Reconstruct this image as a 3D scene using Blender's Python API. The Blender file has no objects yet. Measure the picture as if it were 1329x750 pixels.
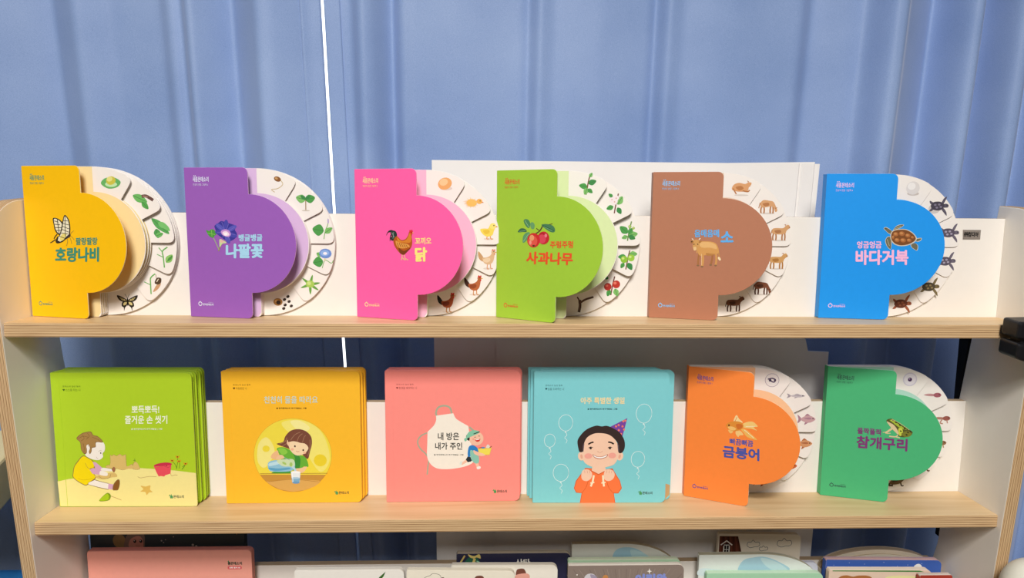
import bpy, bmesh, math, random
import numpy as np
from mathutils import Vector
random.seed(7)
PI = math.pi
C = bpy.context.scene.collection
Z0 = 0.88                                   # height of the top shelf above the floor

# ------------------------------------------------------------------ materials
def lin(h):
    c = [int(h[i:i+2], 16)/255 for i in (0, 2, 4)]
    return tuple((x/12.92 if x <= .04045 else ((x+.055)/1.055)**2.4) for x in c) + (1,)
MATS = {}
def base(name, rough=.5, spec=.3):
    m = bpy.data.materials.new(name); m.use_nodes = True
    nt = m.node_tree; b = nt.nodes['Principled BSDF']
    b.inputs['Roughness'].default_value = rough
    b.inputs['Specular IOR Level'].default_value = spec
    return m, nt, b
def nd(nt, kind, **kw):
    n = nt.nodes.new(kind)
    for k, v in kw.items():
        if k in n.inputs: n.inputs[k].default_value = v
        else: setattr(n, k, v)
    return n
def paint(h, rough=.5, spec=.25, var=.04, scale=120):
    """printed card or lacquer: one colour with a faint procedural mottling"""
    key = (h, rough, spec, var, scale)
    if key in MATS: return MATS[key]
    m, nt, b = base('paint_'+h, rough, spec)
    tc = nd(nt, 'ShaderNodeTexCoord')
    no = nd(nt, 'ShaderNodeTexNoise', Scale=scale, Detail=3.0)
    nt.links.new(tc.outputs['Object'], no.inputs['Vector'])
    mp = nd(nt, 'ShaderNodeMapRange'); mp.inputs['To Min'].default_value = 1-var; mp.inputs['To Max'].default_value = 1+var
    nt.links.new(no.outputs['Fac'], mp.inputs['Value'])
    hs = nd(nt, 'ShaderNodeHueSaturation'); hs.inputs['Color'].default_value = lin(h)
    nt.links.new(mp.outputs['Result'], hs.inputs['Value'])
    nt.links.new(hs.outputs['Color'], b.inputs['Base Color'])
    MATS[key] = m; return m
def ramp(nt, stops):
    r = nd(nt, 'ShaderNodeValToRGB'); e = r.color_ramp.elements
    while len(e) < len(stops): e.new(.5)
    for el, (p, c) in zip(e, stops): el.position = p; el.color = lin(c)
    return r
def ply_edge(axis, thick):
    """plywood edge: thin veneer lines across the sheet thickness"""
    m, nt, b = base('plywood_edge_'+axis, .6, .2)
    tc = nd(nt, 'ShaderNodeTexCoord'); sp = nd(nt, 'ShaderNodeSeparateXYZ')
    nt.links.new(tc.outputs['Object'], sp.inputs[0])
    mp = nd(nt, 'ShaderNodeMapping')
    mp.inputs['Scale'].default_value = (9, 9, 300) if axis == 'Z' else (300, 9, 9)
    nt.links.new(tc.outputs['Object'], mp.inputs['Vector'])
    no = nd(nt, 'ShaderNodeTexNoise', Scale=1.0, Detail=4.0); nt.links.new(mp.outputs[0], no.inputs['Vector'])
    mu = nd(nt, 'ShaderNodeMath', operation='MULTIPLY_ADD'); mu.inputs[1].default_value = 5.5/thick; 
    nm = nd(nt, 'ShaderNodeMath', operation='MULTIPLY'); nm.inputs[1].default_value = .3
    nt.links.new(no.outputs['Fac'], nm.inputs[0]); nt.links.new(sp.outputs[axis], mu.inputs[0]); nt.links.new(nm.outputs[0], mu.inputs[2])
    fr = nd(nt, 'ShaderNodeMath', operation='FRACT'); nt.links.new(mu.outputs[0], fr.inputs[0])
    r = ramp(nt, [(0, '8a5c38'), (.12, '684226'), (.26, 'd6b080'), (.5, 'e6ca9e'), (.60, '946a42'), (.70, 'a87c50'), (.80, 'dfc094'), (.94, 'c89e70'), (1, '8a5c38')])
    nt.links.new(fr.outputs[0], r.inputs['Fac'])
    n2 = nd(nt, 'ShaderNodeTexNoise', Scale=2.2, Detail=5.0); nt.links.new(mp.outputs[0], n2.inputs['Vector'])
    r2 = ramp(nt, [(.3, '9a7650'), (.55, 'e0c296')]); nt.links.new(n2.outputs['Fac'], r2.inputs['Fac'])
    mx = nd(nt, 'ShaderNodeMix', data_type='RGBA'); mx.inputs[0].default_value = .25
    nt.links.new(r.outputs[0], mx.inputs[6]); nt.links.new(r2.outputs[0], mx.inputs[7])
    nt.links.new(mx.outputs[2], b.inputs['Base Color'])
    return m
def wood_face():
    m, nt, b = base('birch_veneer', .42, .35)
    tc = nd(nt, 'ShaderNodeTexCoord'); mp = nd(nt, 'ShaderNodeMapping'); mp.inputs['Scale'].default_value = (1.6, 22, 22)
    nt.links.new(tc.outputs['Object'], mp.inputs['Vector'])
    no = nd(nt, 'ShaderNodeTexNoise', Scale=2.5, Detail=6.0, Distortion=.6); nt.links.new(mp.outputs[0], no.inputs['Vector'])
    r = ramp(nt, [(.25, 'c8a678'), (.5, 'd8ba8e'), (.75, 'e0c59c')]); nt.links.new(no.outputs['Fac'], r.inputs['Fac'])
    nt.links.new(r.outputs[0], b.inputs['Base Color'])
    bu = nd(nt, 'ShaderNodeBump', Strength=.05, Distance=.001); nt.links.new(no.outputs['Fac'], bu.inputs['Height']); nt.links.new(bu.outputs[0], b.inputs['Normal'])
    return m
M_FACE = wood_face(); M_EZ = ply_edge('Z', .018); M_EX = ply_edge('X', .018)
M_WHITE = paint('ece6dc', .45, .3, .02, 60)
M_RAIL = paint('eee8e0', .45, .3, .02, 60)
M_PAPER = paint('eeeae6', .7, .15, .02, 40)
M_PAGE = paint('f0e9e2', .5, .25, .015, 90)
def curtain_mat():
    m, nt, b = base('curtain_cloth', .5, .35)
    b.inputs['Sheen Weight'].default_value = .25; b.inputs['Sheen Roughness'].default_value = .4
    tc = nd(nt, 'ShaderNodeTexCoord'); no = nd(nt, 'ShaderNodeTexNoise', Scale=900.0, Detail=2.0)
    nt.links.new(tc.outputs['Object'], no.inputs['Vector'])
    n2 = nd(nt, 'ShaderNodeTexNoise', Scale=6.0, Detail=3.0); nt.links.new(tc.outputs['Object'], n2.inputs['Vector'])
    ad = nd(nt, 'ShaderNodeMath', operation='ADD'); nt.links.new(no.outputs['Fac'], ad.inputs[0]); nt.links.new(n2.outputs['Fac'], ad.inputs[1])
    r = ramp(nt, [(.35, '7f99c8'), (.5, '8ca4d1'), (.65, '99b0d9')])
    hf = nd(nt, 'ShaderNodeMath', operation='MULTIPLY'); hf.inputs[1].default_value = .5
    nt.links.new(ad.outputs[0], hf.inputs[0]); nt.links.new(hf.outputs[0], r.inputs['Fac'])
    nt.links.new(r.outputs[0], b.inputs['Base Color'])
    bu = nd(nt, 'ShaderNodeBump', Strength=.12, Distance=.001); nt.links.new(no.outputs['Fac'], bu.inputs['Height']); nt.links.new(bu.outputs[0], b.inputs['Normal'])
    return m
M_CURT = curtain_mat()

# ------------------------------------------------------------------ object helpers
def empty(name, label, cat, loc, rot=(0, 0, 0), group=None):
    o = bpy.data.objects.new(name, None); C.objects.link(o); o.empty_display_size = .05
    o.location = loc; o.rotation_euler = rot; tag(o, label, cat, group); return o
def tag(o, label=None, cat=None, group=None, kind=None):
    for k, v in (('label', label), ('category', cat), ('group', group), ('kind', kind)):
        if v: o[k] = v
    return o
def mesh_obj(name, bm, mats, parent=None, loc=(0, 0, 0), bevel=0, smooth=False, seg=2):
    bmesh.ops.recalc_face_normals(bm, faces=bm.faces[:])
    me = bpy.data.meshes.new(name); bm.to_mesh(me); bm.free()
    for m in (mats if isinstance(mats, (list, tuple)) else [mats]): me.materials.append(m)
    if smooth:
        for p in me.polygons: p.use_smooth = True
    o = bpy.data.objects.new(name, me); C.objects.link(o); o.location = loc
    if parent: o.parent = parent
    if bevel:
        b = o.modifiers.new('bevel', 'BEVEL'); b.width = bevel; b.segments = seg; b.limit_method = 'ANGLE'; b.angle_limit = math.radians(50)
    return o
def box(bm, x0, x1, y0, y1, z0, z1, mi=0):
    v = [bm.verts.new(p) for p in ((x0,y0,z0),(x1,y0,z0),(x1,y1,z0),(x0,y1,z0),(x0,y0,z1),(x1,y0,z1),(x1,y1,z1),(x0,y1,z1))]
    out = []
    for f in ((0,3,2,1),(4,5,6,7),(0,1,5,4),(1,2,6,5),(2,3,7,6),(3,0,4,7)):
        fc = bm.faces.new([v[i] for i in f]); fc.material_index = mi; out.append(fc)
    return out
def plate(bm, pts, y0, y1, mi=0, edge=None):
    """outline in the local x-z plane, given thickness along y (y0 faces the viewer)"""
    a = [bm.verts.new((x, y0, z)) for x, z in pts]; b = [bm.verts.new((x, y1, z)) for x, z in pts]
    bm.faces.new(a).material_index = mi; bm.faces.new(b[::-1]).material_index = mi
    n = len(pts)
    for i in range(n):
        bm.faces.new((a[i], b[i], b[(i+1) % n], a[(i+1) % n])).material_index = mi if edge is None else edge
def fillet(pts, radii, n=6):
    """round the corners of a closed outline"""
    out = []; N = len(pts)
    for i, (p, r) in enumerate(zip(pts, radii)):
        if r <= 0: out.append(tuple(p)); continue
        p = Vector(p); a = (Vector(pts[i-1])-p); b = (Vector(pts[(i+1) % N])-p)
        la, lb = a.length, b.length; a.normalize(); b.normalize()
        ang = a.angle(b); d = min(r/math.tan(ang/2), la*.48, lb*.48); r2 = d*math.tan(ang/2)
        bis = (a+b).normalized(); c = p+bis*(r2/math.sin(ang/2))
        s = p+a*d-c; e = p+b*d-c
        a0 = math.atan2(s.y, s.x); a1 = math.atan2(e.y, e.x); da = (a1-a0+PI) % (2*PI)-PI
        for k in range(n+1): out.append((c.x+r2*math.cos(a0+da*k/n), c.y+r2*math.sin(a0+da*k/n)))
    return out
def arc(cx, cy, r, a0, a1, n):
    return [(cx+r*math.cos(math.radians(a0+(a1-a0)*k/n)), cy+r*math.sin(math.radians(a0+(a1-a0)*k/n))) for k in range(n+1)]

# ------------------------------------------------------------------ printing: lettering and pictures as thin coloured layers
TXT = {}
def glyphs(s):
    if s not in TXT:
        c = bpy.data.curves.new('lettering', 'FONT'); c.body = s; c.resolution_u = 3
        o = bpy.data.objects.new('lettering', c); C.objects.link(o)
        dg = bpy.context.evaluated_depsgraph_get(); me = bpy.data.meshes.new_from_object(o.evaluated_get(dg))
        V = np.array([v.co[:2] for v in me.vertices]); F = [tuple(p.vertices) for p in me.polygons]
        lo, hi = V.min(0), V.max(0); V = (V-lo)/(hi-lo)
        bpy.data.objects.remove(o); bpy.data.curves.remove(c); bpy.data.meshes.remove(me)
        TXT[s] = (V, F)
    return TXT[s]
for _s in ('새롬 몬테소리 한국몬테소리 교육연구소 ㈜컴디아 팔랑팔랑 호랑나비 뱅글뱅글 나팔꽃 꼬끼오 닭 주렁주렁 사과나무 음매음매 소 엉금엉금 바다거북 뻐끔뻐끔 금붕어 폴짝폴짝 참개구리 롬 뽀득뽀득! 산타 어린왕 롬몬테소리'.split()
           + ['한살이 관찰 그림책 %d' % k for k in range(1, 8)] + ['몬테소리 일상 동화', '스스로 하는 나', '자유로운 나', '환경을 배려하는 나', '남을 도와주는 나', '즐거운 손 씻기', '천천히 물을 따라요', '내 방은', '내가 주인', '아주 특별한 생일', '글 한국몬테소리 연구개발실 | 그림', '수학 동화 03', '사회 정서 02']):
    glyphs(_s)
def homography(src, dst):
    A = []; b = []
    for (x, y), (u, v) in zip(src, dst):
        A.append([x, y, 1, 0, 0, 0, -u*x, -u*y]); b.append(u)
        A.append([0, 0, 0, x, y, 1, -v*x, -v*y]); b.append(v)
    h = np.linalg.solve(np.array(A, float), np.array(b, float))
    return np.append(h, 1).reshape(3, 3)
class Art:
    """collects flat printed shapes for one face; coordinates of a cropped view of the face, or metres on it"""
    def __init__(s, H=None, k0=0): s.H = H; s.fr = (0, 0, 1); s.items = []; s.marks = []; s.k = k0
    def part(s, name): s.marks.append((len(s.items), name)); return s
    def frame(s, ox, oy, sc): s.fr = (ox, oy, sc); return s
    def map(s, p):
        if s.H is None: return p
        x = s.fr[0]+p[0]/s.fr[2]; y = s.fr[1]+p[1]/s.fr[2]
        w = s.H @ np.array([x, y, 1]); return (w[0]/w[2], w[1]/w[2])
    def poly(s, col, pts, smooth=0):
        if smooth: pts = spline(pts, smooth)
        q = [s.map(p) for p in pts]; s.items.append((col, q, [tuple(range(len(q)))])); return s
    def blob(s, col, pts, n=5): return s.poly(col, pts, n)
    def ell(s, col, cx, cy, rx, ry, rot=0, n=22):
        c, d = math.cos(math.radians(rot)), math.sin(math.radians(rot))
        return s.poly(col, [(cx+rx*math.cos(t)*c-ry*math.sin(t)*d, cy+rx*math.cos(t)*d+ry*math.sin(t)*c) for t in (2*PI*k/n for k in range(n))])
    def line(s, col, pts, w, smooth=0, taper=False):
        if smooth: pts = spline(pts, smooth, False)
        n = len(pts)
        L = []; R = []
        for i, p in enumerate(pts):
            a = pts[max(i-1, 0)]; b = pts[min(i+1, n-1)]
            dx, dy = b[0]-a[0], b[1]-a[1]; l = math.hypot(dx, dy) or 1; ww = w/2*(1-.75*i/(n-1) if taper else 1)
            L.append((p[0]-dy/l*ww, p[1]+dx/l*ww)); R.append((p[0]+dy/l*ww, p[1]-dx/l*ww))
        q = [s.map(p) for p in L+R]
        s.items.append((col, q, [(i, i+1, n+i+1, n+i) for i in range(n-1)])); return s
    def ring(s, col, pts, w, n=5): 
        p = spline(pts, n); return s.line(col, p+[p[0], p[1]], w)
    def text(s, col, st, x0, y0, x1, y1, bold=0, tr=None, bl=None):
        """lettering filling the box (x0,y0 top-left; x1,y1 bottom-right); tr and bl give a slanting box"""
        V, F = glyphs(st); tr = tr or (x1, y0); bl = bl or (x0, y1)
        U = (tr[0]-x0, tr[1]-y0); W = (bl[0]-x0, bl[1]-y0)
        offs = [(0, 0)] + ([(bold*math.cos(k*PI/4), bold*math.sin(k*PI/4)) for k in range(8)] if bold else [])
        for ox, oy in offs:
            s.items.append((col, [s.map((x0+U[0]*a+W[0]*(1-c)+ox, y0+U[1]*a+W[1]*(1-c)+oy)) for a, c in V], F))
        return s
    def build(s, name, parent, y, step=.000004):
        """one mesh for each named portion of the print"""
        cuts = [(0, name)]+s.marks; o = None
        for (i0, nm), i1 in zip(cuts, [c for c, _ in cuts[1:]]+[len(s.items)]):
            if i1 <= i0: continue
            me = bpy.data.meshes.new(nm); V = []; F = []; I = []; cols = []
            for k in range(i0, i1):
                col, q, fs = s.items[k]
                if col not in cols: cols.append(col)
                b = len(V); V += [(u, y-.0001-(k+s.k)*step, v) for u, v in q]
                for t in fs: F.append(tuple(i+b for i in t)); I.append(cols.index(col))
            me.from_pydata(V, [], F)
            for c in cols: me.materials.append(paint(c, .5, .2, .03, 200))
            me.polygons.foreach_set('material_index', I)
            o = bpy.data.objects.new(nm, me); C.objects.link(o); o.parent = parent
        return o
def spline(p, n=5, closed=True):
    out = []; N = len(p)
    for i in range(N if closed else N-1):
        g = lambda j: p[j % N] if closed else p[min(max(j, 0), N-1)]
        a, b, c, d = g(i-1), g(i), g(i+1), g(i+2)
        for k in range(n):
            t = k/n
            out.append(tuple(.5*((2*b[m])+(-a[m]+c[m])*t+(2*a[m]-5*b[m]+4*c[m]-d[m])*t*t+(-a[m]+3*b[m]-3*c[m]+d[m])*t**3) for m in (0, 1)))
    if not closed: out.append(tuple(p[-1]))
    return out

# ------------------------------------------------------------------ small nature pictures for the page tabs
class Pic:
    """draws into an Art (metres) around a centre, in units of a half size"""
    def __init__(s, art, cx, cy, r, rot=0, flip=1): s.a, s.c, s.r, s.f = art, (cx, cy), r, flip; s.co, s.si = math.cos(math.radians(rot)), math.sin(math.radians(rot))
    def p(s, q): x, y = q[0]*s.f, q[1]; return (s.c[0]+s.r*(x*s.co-y*s.si), s.c[1]+s.r*(x*s.si+y*s.co))
    def poly(s, c, pts): s.a.poly(c, [s.p(q) for q in pts])
    def blob(s, c, pts): s.a.poly(c, [s.p(q) for q in spline(pts, 5)])
    def ell(s, c, x, y, rx, ry, rot=0):
        a = math.radians(rot); s.a.poly(c, [s.p((x+rx*math.cos(t)*math.cos(a)-ry*math.sin(t)*math.sin(a), y+rx*math.cos(t)*math.sin(a)+ry*math.sin(t)*math.cos(a))) for t in (2*PI*k/18 for k in range(18))])
    def line(s, c, pts, w, taper=False): s.a.line(c, [s.p(q) for q in (spline(pts, 5, False) if len(pts) > 2 else pts)], w*s.r, 0, taper)
    def leaf(s, c, x, y, l, ang, w=.34, vein='3f7a3c'):
        a = math.radians(ang); ca, sa = math.cos(a), math.sin(a); T = lambda u, v: (x+u*ca-v*sa, y+u*sa+v*ca)
        s.blob(c, [T(0, 0), T(l*.35, l*w), T(l*.75, l*w*.7), T(l, 0), T(l*.75, -l*w*.7), T(l*.35, -l*w)])
        s.line(vein, [T(0, 0), T(l*.9, 0)], .045)
def m_egg(P, c, hi, nest=None, r=.5):
    if nest: P.blob(nest, [(-1, -.3), (-.6, .2), (.3, .3), (.95, -.1), (.6, -.6), (-.3, -.75)]); P.ell('bfe3b0', 0, -.35, .6, .25)
    else: P.ell('d9cdc2', .12, -r*.75, r*1.0, r*.3)
    P.ell(c, 0, 0, r*1.15, r*.95, 20); P.ell(hi, -.12, .14, r*.7, r*.55, 20)
def m_bird(P, body, wing, tail, leg, comb=None, fluffy=False):
    P.ell('dcd3c8', .0, -.95, .5, .1)
    P.line(leg, [(-.05, -.4), (-.1, -.95), (.1, -.97)], .09); P.line(leg, [(.22, -.4), (.25, -.92), (.45, -.95)], .09)
    P.blob(tail, [(-.45, .1), (-.95, .75), (-1.0, .35), (-.85, -.05), (-.5, -.25)])
    P.blob(body, [(-.6, .1), (-.2, .15), (.2, .35), (.42, .7), (.62, .62), (.6, .2), (.45, -.3), (.1, -.55), (-.4, -.4)])
    P.blob(wing, [(-.45, .0), (.1, .1), (.2, -.15), (-.1, -.35), (-.45, -.25)])
    P.ell(body, .5, .68, .2, .19); P.poly('d9a040', [(.66, .74), (.88, .66), (.66, .6)]); P.ell('2a2320', .55, .73, .045, .045)
    if comb: P.blob(comb, [(.35, .82), (.42, 1.0), (.55, .92), (.66, 1.0), (.68, .8)]); P.ell(comb, .62, .5, .07, .1)
def m_chick(P, lying=False):
    if lying:
        for k in range(26):
            a = k*2*PI/26; r = .62+.2*((k*7) % 5)/4
            P.poly('eec06a' if k % 2 else 'f0b45a', [(-.25+.25*math.cos(a+.25), -.05+.2*math.sin(a+.25)), (-.25+r*math.cos(a), -.05+r*.7*math.sin(a)), (-.25+.25*math.cos(a-.25), -.05+.2*math.sin(a-.25))])
        P.ell('f2bd62', -.2, -.05, .5, .36); P.ell('efb35c', .55, .1, .28, .25); P.poly('d98a50', [(.78, .1), (1, -.02), (.76, -.05)]); P.ell('33261e', .62, .14, .05, .05)
    else:
        P.ell('ddd2c6', .05, -.88, .5, .1)
        P.line('e0935a', [(-.05, -.5), (-.15, -.85), (.05, -.88)], .09); P.line('e0935a', [(.2, -.5), (.25, -.85), (.45, -.88)], .09)
        P.blob('f1d65c', [(-.8, .05), (-.4, .15), (.0, .15), (.15, .45), (.5, .6), (.72, .35), (.55, -.1), (.4, -.5), (-.1, -.65), (-.55, -.4)])
        P.ell('f5e07a', .45, .38, .32, .3); P.blob('e5c040', [(-.5, -.05), (.05, .0), (.1, -.3), (-.3, -.4)])
        P.poly('e0935a', [(.75, .42), (.97, .32), (.74, .25)]); P.ell('2a2320', .55, .44, .06, .06)
def m_cow(P, c, d, pose='stand'):
    P.ell('d8cfc6', 0, -.85, .7, .08)
    if pose == 'lie':
        P.blob(c, [(-.95, -.3), (-.8, .15), (-.3, .35), (.3, .25), (.65, .4), (.95, .35), (.85, .05), (.7, -.1), (.55, -.45), (-.4, -.5)])
        P.blob(d, [(-.6, -.1), (-.1, .05), (.2, -.2), (-.2, -.4)]); P.line(d, [(.1, -.42), (.6, -.5), (.8, -.35)], .13); P.poly(d, [(.6, .4), (.5, .6), (.72, .45)]); P.line(d, [(-.85, -.2), (-.5, -.75)], .12)
        return
    for x, e in ((-.62, -.08), (-.42, .06), (.28, -.05), (.48, .05)): P.line(d, [(x, -.1), (x+e, -.5), (x+e*.6, -.85)], .15)
    if pose == 'graze':
        P.blob(c, [(-.8, .1), (-.5, .45), (.1, .4), (.5, .3), (.75, -.1), (.95, -.55), (.75, -.7), (.6, -.35), (.35, -.15), (-.2, -.25), (-.65, -.25)]); P.poly(d, [(.68, -.3), (.98, -.25), (.75, -.42)])
    else:
        P.blob(c, [(-.8, -.1), (-.75, .3), (-.3, .38), (.3, .38), (.55, .62), (.85, .7), (1.0, .42), (.85, .3), (.65, .1), (.55, -.15), (.1, -.25), (-.45, -.22)])
        P.poly(d, [(.55, .62), (.38, .72), (.6, .76)]); P.line('efe3d2', [(.72, .72), (.82, .92)], .07); P.ell(d, .93, .45, .08, .07)
    P.blob(d, [(-.55, .1), (0, .2), (.1, -.05), (-.3, -.15)]); P.line(d, [(-.8, .2), (-.92, -.35)], .08)
def m_turtle(P, shell, skin, pale):
    for x, y, l, a in ((.45, .3, .75, 60), (.45, -.25, .85, -55), (-.5, .2, .5, 140), (-.5, -.2, .5, 220)):
        c, s = math.cos(math.radians(a)), math.sin(math.radians(a)); P.blob(skin, [(x-.12*s, y+.12*c), (x+l*c*.6-.16*s, y+l*s*.6+.16*c), (x+l*c, y+l*s), (x+l*.55*c+.08*s, y+l*.55*s-.08*c), (x+.1*s, y-.1*c)])
    P.blob(skin, [(.45, .15), (.8, .25), (1.05, .12), (1.02, -.1), (.75, -.15), (.45, -.12)])
    P.blob(shell, [(-.75, 0), (-.5, .38), (.1, .45), (.55, .25), (.6, -.1), (.2, -.42), (-.45, -.36)])
    for x, y in ((-.3, .12), (.1, .16), (-.12, -.15), (.28, -.08)): P.ell(pale, x, y, .13, .1)
    P.ell('1c1a1c', .9, .08, .05, .05)
def m_fish(P, c, d, thin=1.0):
    P.blob(d, [(-.55, 0), (-1.0, .4*thin+.1), (-.88, 0), (-1.0, -.4*thin-.1)])
    P.blob(d, [(-.2, .3*thin), (.05, .62*thin), (.4, .3*thin)]); P.blob(d, [(-.1, -.3*thin), (-.2, -.62*thin), (.25, -.3*thin)])
    P.blob(c, [(-.65, 0), (-.2, .34*thin), (.4, .38*thin), (.95, .02), (.4, -.36*thin), (-.2, -.3*thin)])
    P.blob(d, [(-.3, .1*thin), (.3, .2*thin), (.55, .05), (.2, -.02)]); P.ell('2a2025', .68, .08*thin, .07, .07)
def m_tadpole(P, c, d, legs=False):
    P.blob(d, [(.1, .1), (-.5, .15), (-1.0, 0), (-.5, -.12), (.1, -.12)]); P.ell(c, .45, 0, .42, .26)
    P.line(c, [(.2, 0), (-.9, .0)], .08, True); P.ell('2a1c20', .65, .06, .06, .06)
    if legs: P.line(d, [(0, -.1), (-.2, -.5), (.1, -.6)], .14); P.line(d, [(.5, -.2), (.6, -.55)], .12)
def m_frog(P, c, d):
    P.line(d, [(-.6, -.2), (-.9, -.55), (-.4, -.6)], .2); P.line(d, [(.4, -.1), (.55, -.6), (.8, -.62)], .15)
    P.blob(c, [(-.85, -.35), (-.5, .15), (.1, .4), (.6, .55), (.95, .3), (.7, -.05), (.3, -.4), (-.4, -.5)]); P.blob(d, [(-.5, -.05), (.2, .3), (.3, .1), (-.3, -.25)]); P.ell('e8d9a0', .62, .48, .1, .1); P.ell('201a1a', .64, .49, .06, .06)
G1, G2, G3 = '4f9a4c', '7fba68', '3f8a4a'
def m_twig(P, leaves, fruit=None, stem='7a5a3c', blossoms=False):
    P.line(stem, [(-.1, -.95), (.0, -.3), (.1, .3), (.25, .95)], .12)
    for i, (x, y, l, a) in enumerate(leaves): P.leaf((G1, G2, G3)[i % 3], x, y, l, a)
    for f in fruit or ():
        x, y, r, c, h = f; P.ell(c, x, y, r, r); P.ell(h, x-r*.3, y+r*.3, r*.4, r*.35)
    if blossoms:
        for x, y in ((-.35, .35), (.05, .5), (-.1, .15)):
            for k in range(5): P.ell('f3e2e6', x+.16*math.cos(k*1.257), y+.16*math.sin(k*1.257), .14, .12)
            P.ell('d9b0a0', x, y, .07, .07)
def m_butterfly(P, dark, pale):
    for f in (1, -1):
        P.blob(dark, [(0, .1), (f*.5, .45), (f*1.0, .62), (f*.85, .2), (f*.45, -.05), (0, -.1)]); P.blob(dark, [(0, .05), (f*.5, -.05), (f*.6, -.45), (f*.42, -.6), (f*.4, -.95), (f*.28, -.6), (f*.1, -.4)])
        P.blob(pale, [(f*.1, .1), (f*.45, .3), (f*.75, .42), (f*.5, .12)]); P.blob(pale, [(f*.1, -.05), (f*.38, -.12), (f*.42, -.38), (f*.15, -.28)])
        for k in range(3): P.line(dark, [(f*(.2+.2*k), .0+.12*k), (f*(.25+.22*k), .3+.12*k)], .06)
        P.line(dark, [(0, .3), (f*.22, .75)], .04)
    P.ell('1c1712', 0, -.05, .09, .4)
def page_pictures(kind, k, P):
    if kind == 'butterfly':
        if k == 0: m_egg(P, 'c9c04a', 'e3dd86', '66b064', .42)
        if k == 1: P.leaf('6cb562', -.95, .4, 1.5, -25, .25); P.leaf('57a552', -.1, -.2, .9, -50, .3); P.line('6a4a44', [(-.1, .3), (.3, .35), (.7, .15), (1.0, -.05)], .3); P.line('a57f74', [(.0, .35), (.5, .25)], .12)
        if k == 2: P.leaf('5aa65a', -.9, .9, 2.2, -42, .16); P.blob('78bf6e', [(-.3, .5), (.2, .55), (.7, .1), (.8, -.3), (.3, -.1), (-.1, .1)]); P.leaf('4f9a52', -.5, -.1, .9, -80, .35); P.leaf('6cb562', -.6, -.8, .8, 20, .3)
        if k == 3: P.line('6fae5c', [(-.1, -1), (-.15, 0), (-.2, .6), (.3, 1)], .12); P.line('6fae5c', [(-.15, .0), (-.75, .3)], .08); P.line('6fae5c', [(-.2, .5), (-.55, .95)], .09); P.leaf('8fc46a', .1, -.5, 1.0, 50, .32); P.leaf('5a9a4a', .25, -.35, .7, 45, .2)
        if k == 4: P.line('6fae5c', [(-.3, -1), (-.3, 0), (-.25, .6), (.2, 1)], .12); P.line('6fae5c', [(-.3, -.1), (-.9, .2)], .08); P.blob('c89a72', [(-.1, -.8), (.2, -.2), (.5, .1), (.7, .0), (.4, -.5)]); P.blob('54402f', [(.1, .1), (.35, .6), (.75, .55), (.7, .1), (.4, -.05)]); P.line('e8dcc4', [(.3, .2), (.5, .5)], .08); P.line('8a6a50', [(.3, .55), (.25, .95)], .05)
        if k == 5: m_butterfly(P, '2c2620', 'd8c88a')
    if kind == 'morning_glory':
        if k == 0: P.ell('8a5a34', .2, .3, .35, .24, -20); P.ell('c89a60', .1, .36, .15, .1, -20); P.line('c9b58a', [(.5, .2), (.7, -.2), (.2, -.6), (-.4, -.7), (-.1, -.95)], .07)
        if k == 1: P.line('9a7a52', [(0, -.9), (.02, .1)], .09); P.leaf(G2, 0, .1, .95, 165, .42); P.leaf(G1, 0, .1, .95, 15, .42); P.leaf(G3, 0, .15, .6, 140, .3); P.leaf(G3, 0, .15, .6, 40, .3); P.ell('cfc4b4', 0, -.92, .4, .06)
        if k == 2: P.line('7fae62', [(.2, -1), (.35, -.2), (.6, .4), (.65, 1)], .08); P.leaf(G1, .2, -.2, 1.1, 170, .5); P.leaf(G2, .3, -.4, .9, 35, .3); P.ell('b9a3c9', .66, .75, .08, .25)
        if k == 3:
            P.line('7fae62', [(-.1, -1), (.2, -.2), (.8, -.5), (1.0, -.2)], .07); P.leaf(G1, .0, -.3, 1.0, 190, .5); P.leaf(G2, -.1, .2, .6, 150, .4)
            P.ell('6f8fd0', .25, .45, .6, .48); P.ell('8fb0e4', .2, .5, .42, .3); P.ell('f2ecf4', .22, .46, .2, .14); P.line('d8d0a0', [(.2, .0), (.15, -.3)], .12)
        if k == 4:
            for a in (10, 75, 140, 200, 270, 325): P.leaf('7aae4e', 0, 0, 1.0, a, .13)
            P.ell('a8c95a', 0, .05, .42, .36); P.ell('c9dc86', -.1, .12, .2, .18)
        if k == 5:
            P.ell('a9783e', -.55, .0, .45, .38); P.ell('d3a562', -.65, .1, .2, .15); P.ell('3a2a22', -.5, -.05, .22, .22)
            for x, y in ((.1, .25), (.45, .55), (.55, .05), (.15, -.3), (.75, -.4), (.0, -.65)): P.ell('33261f', x, y, .17, .14, 30); P.ell('7d6a58', x-.04, y+.05, .05, .03)
    if kind == 'chicken':
        if k == 0: m_egg(P, 'e8a868', 'f3c692', None, .6)
        if k == 1: m_chick(P, True)
        if k == 2: m_chick(P)
        if k == 3: m_bird(P, 'd9b48a', 'e6cba8', 'c89a6c', 'd99a70', 'd98a70')
        if k == 4: m_bird(P, 'b5643a', '8f4526', '4a2c22', 'c98a50', 'c9382e')
        if k == 5: m_bird(P, 'a5512c', '7a3520', '262422', 'b9803f', 'c8302a')
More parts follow.
